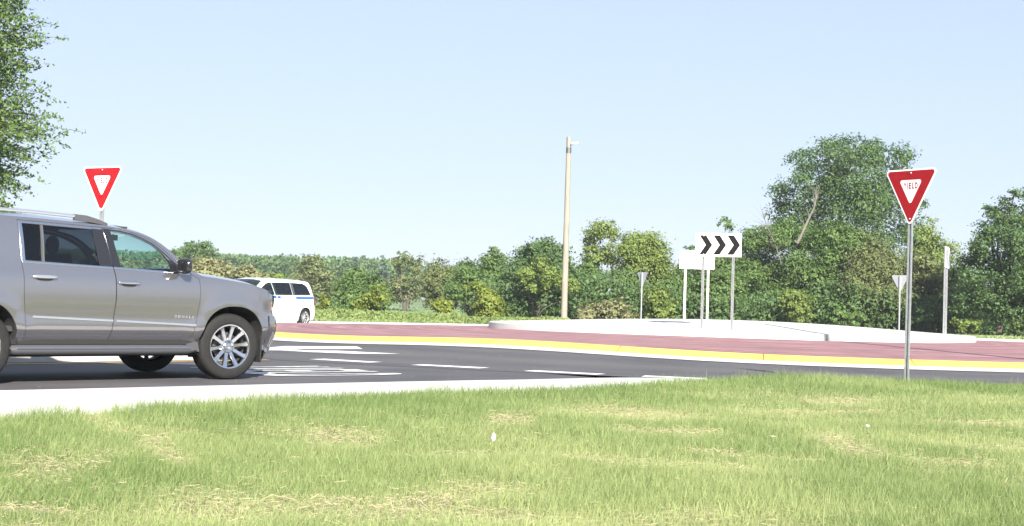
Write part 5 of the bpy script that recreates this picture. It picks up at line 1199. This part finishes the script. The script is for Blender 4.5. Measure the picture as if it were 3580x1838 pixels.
vb_s = [p for p in [(-.40, .24), (-.40, .6)]]
vw_f = [(1.83, 1.165), (1.92, 1.640), (2.10, 1.628), (2.28, 1.585), (2.48, 1.485), (2.72, 1.33), (2.90, 1.175)]
vw_m = [(.76, 1.180), (.80, 1.655), (1.80, 1.640), (1.70, 1.168)]
vw_r = [(-.40, 1.205), (-.27, 1.50), (-.14, 1.60), (.03, 1.645), (.66, 1.655), (.61, 1.182)]
va_r = arch_curve(0, .33, .37, .395, .20); va_f = arch_curve(3.08, .33, .38, .41, .22)
def rear_corner(name, zs_, m, parent, x0, out, y_from=0., sd=-1, n=18):
    rows = []
    for z in zs_:
        w = float(VB.w(z)); xr = float(VB.xr(z)); u = (VB.xm_r-x0)/(VB.xm_r-xr); y0 = w*max(0, 1-u**VB.nr)**(1/VB.nr)
        ys_ = np.linspace(y0, y0*y_from, 300); xs_ = VB.xm_r-(VB.xm_r-xr)*np.clip(1-(ys_/w)**VB.nr, 0, 1)**(1/VB.nr)
        Ls = np.concatenate([[0], np.cumsum(np.hypot(np.diff(xs_), np.diff(ys_)))]); q = np.linspace(0, Ls[-1], n); yy = np.interp(q, Ls, ys_); xx = np.interp(q, Ls, xs_)
        rows.append([(a-out*.7, sd*(b+out*.7), z) for a, b in zip(xx, yy)])
    mb = MB(); mb.grid(rows); return mb.build(name, m, parent, smooth=True, angle=50)
for sd in (1, -1):
    tl = [(x, z-VD) for x, z in VP if -.50 <= x <= 3.45]
    out_v = [(-.52, 1.10), (-.52, 1.50)]+tl+[(3.5, .9), (3.55, .26), (3.47, .22)]+va_f+[(2.66, .19), (.42, .19)]+va_r+[(-.40, .24), (-.52, .26)]
    out_v = [p for i, p in enumerate(out_v) if i == 0 or np.hypot(p[0]-out_v[i-1][0], p[1]-out_v[i-1][1]) > .004]
    slide = [(.52, .30), (.66, 1.12), (.64, 1.17), (1.76, 1.155), (1.74, .20), (.50, .20)]
    slide = [(.66, .21), (.66, 1.165), (1.755, 1.152), (1.73, .21)]
    fdoor = [(1.745, .21), (1.770, 1.152), (2.95, 1.14), (2.92, .80), (2.60, .55), (2.60, .21)]
    panel('body_side', out_v, [vw_f, vw_m, vw_r, grow(slide, .006), grow(fdoor, .006)], VB, MAT['vanwhite'], van, sd)
    sdoor = panel('sliding_door', slide, [], VB, MAT['vanwhite'], van, sd); fd = panel('front_door', fdoor, [], VB, MAT['vanwhite'], van, sd)
    panel('window_pane', grow(vw_f, .008), [], VB, MAT['glass_front'], van, sd, out=-.008, lip=0)
    panel('window_pane', grow(vw_m, .008), [], VB, MAT['vanglass'], van, sd, out=-.008, lip=0)
    panel('window_pane', grow(vw_r, .008), [], VB, MAT['vanglass'], van, sd, out=-.008, lip=0)
    panel('pillar_cover', [(1.70, 1.168), (1.80, 1.640), (1.92, 1.640), (1.83, 1.165)], [], VB, MAT['glossblack'], van, sd, out=.002, lip=0)
    panel('pillar_cover', [(.61, 1.182), (.66, 1.655), (.80, 1.655), (.76, 1.180)], [], VB, MAT['greyplastic'], van, sd, out=.002, lip=0)
    for x0_, x1_, par in ((-.52, .60, van), (1.52, 1.74, sdoor), (1.775, 2.9, fd)):
        panel('blue_stripe', [(x0_, 1.045), (x0_, 1.145), (x1_, 1.135), (x1_, 1.035)], [], VB, MAT['vanblue'], par, sd, out=.003, lip=0)
    hb = MB(); ellip(hb, (.92, sd*(float(VB.half(.92, .98))+.02), .98), (.10, .015, .02), 12, .8); hb.build('handle', MAT['vanwhite'], sdoor, smooth=True)
    hb = MB(); ellip(hb, (1.95, sd*(float(VB.half(1.95, .98))+.02), .98), (.10, .015, .02), 12, .8); hb.build('handle', MAT['vanwhite'], fd, smooth=True)
    rear_corner('rear_body', [.62, .70, .80, .90, 1.0, 1.10, 1.15, 1.20], MAT['vanwhite'], van, -.52, 0, sd=sd)
    rear_corner('rear_bumper', [.25, .30, .40, .50, .58, .62, .63], MAT['vanwhite'], van, -.51, .012, sd=sd)
    rear_corner('tailgate_frame', [1.20, 1.30, 1.40, 1.50, 1.56, 1.62, 1.66, 1.69], MAT['vanwhite'], van, -.47, 0, sd=sd)
    rear_corner('tail_light', [.82, .90, 1.0, 1.10, 1.14], MAT['redlens'], van, -.53, .014, y_from=.72, sd=sd, n=8)
    for ax, ac in ((0, va_r), (3.08, va_f)):
        wm = MB(); wm.grid([[(x, sd*.93, z) for x, z in ac], [(x, sd*.5, z) for x, z in ac]]); wm.add([(x, sd*.5, z) for x, z in ac], [tuple(range(len(ac)))]); wm.build('wheel_arch_liner', MAT['under'], van)
        wheel(van, ax, sd*.865, .335, .22, .222, 9, sd, steel=True)
    mr = MB(); ellip(mr, (2.78, sd*1.06, 1.20), (.06, .11, .085), 12, .75); mr.build('wing_mirror', MAT['vanwhite'], van, smooth=True, angle=60)
ub = MB(); ub.box((1.55, 0, .30), (2.2, 1.7, .18)); ub.box((1.5, 0, .38), (4.6, .8, .2)); ub.build('underbody', MAT['under'], van)
cab = MB(); cab.box((1.2, 0, .50), (3.4, 1.7, .05)); cab.box((2.95, 0, .90), (.5, 1.6, .4)); cab.build('cabin_floor', MAT['interior'], van)
for x, y in ((1.75, .4), (1.75, -.4), (.85, .4), (.85, -.4), (.05, .4), (.05, -.4)):
    sm_ = MB(); seat(sm_, x, y, .5); sm_.build('seat', MAT['interior'], van, smooth=True, angle=30)
VR = MB(); VR.grid([[(x, y, z) for y in (-.6, 0, .6)] for x, z in ((-.90, .9), (-.80, 1.2), (-.70, 1.55))]); VR.build('rear_window', MAT['vanglass'], van)
fascia('front_fascia', [.24, .35, .5, .65, .8, .9], VB, MAT['vanwhite'], van, 3.5, xm=3.0, nexp=3.6)

# ------------------------------------------------------------------ summer haze
hm = bpy.data.materials.new('haze'); hm.use_nodes = True; hn = hm.node_tree.nodes
hn.remove(hn['Principled BSDF']); pv = hn.new('ShaderNodeVolumePrincipled'); pv.inputs['Color'].default_value = (.86, .93, 1, 1); pv.inputs['Density'].default_value = .00034
hm.node_tree.links.new(pv.outputs[0], hn['Material Output'].inputs['Volume'])
mb = MB(); mb.box((0, 440, 8.5), (1300, 1000, 21)); o = mb.build('haze', hm); tag(o, kind='stuff')
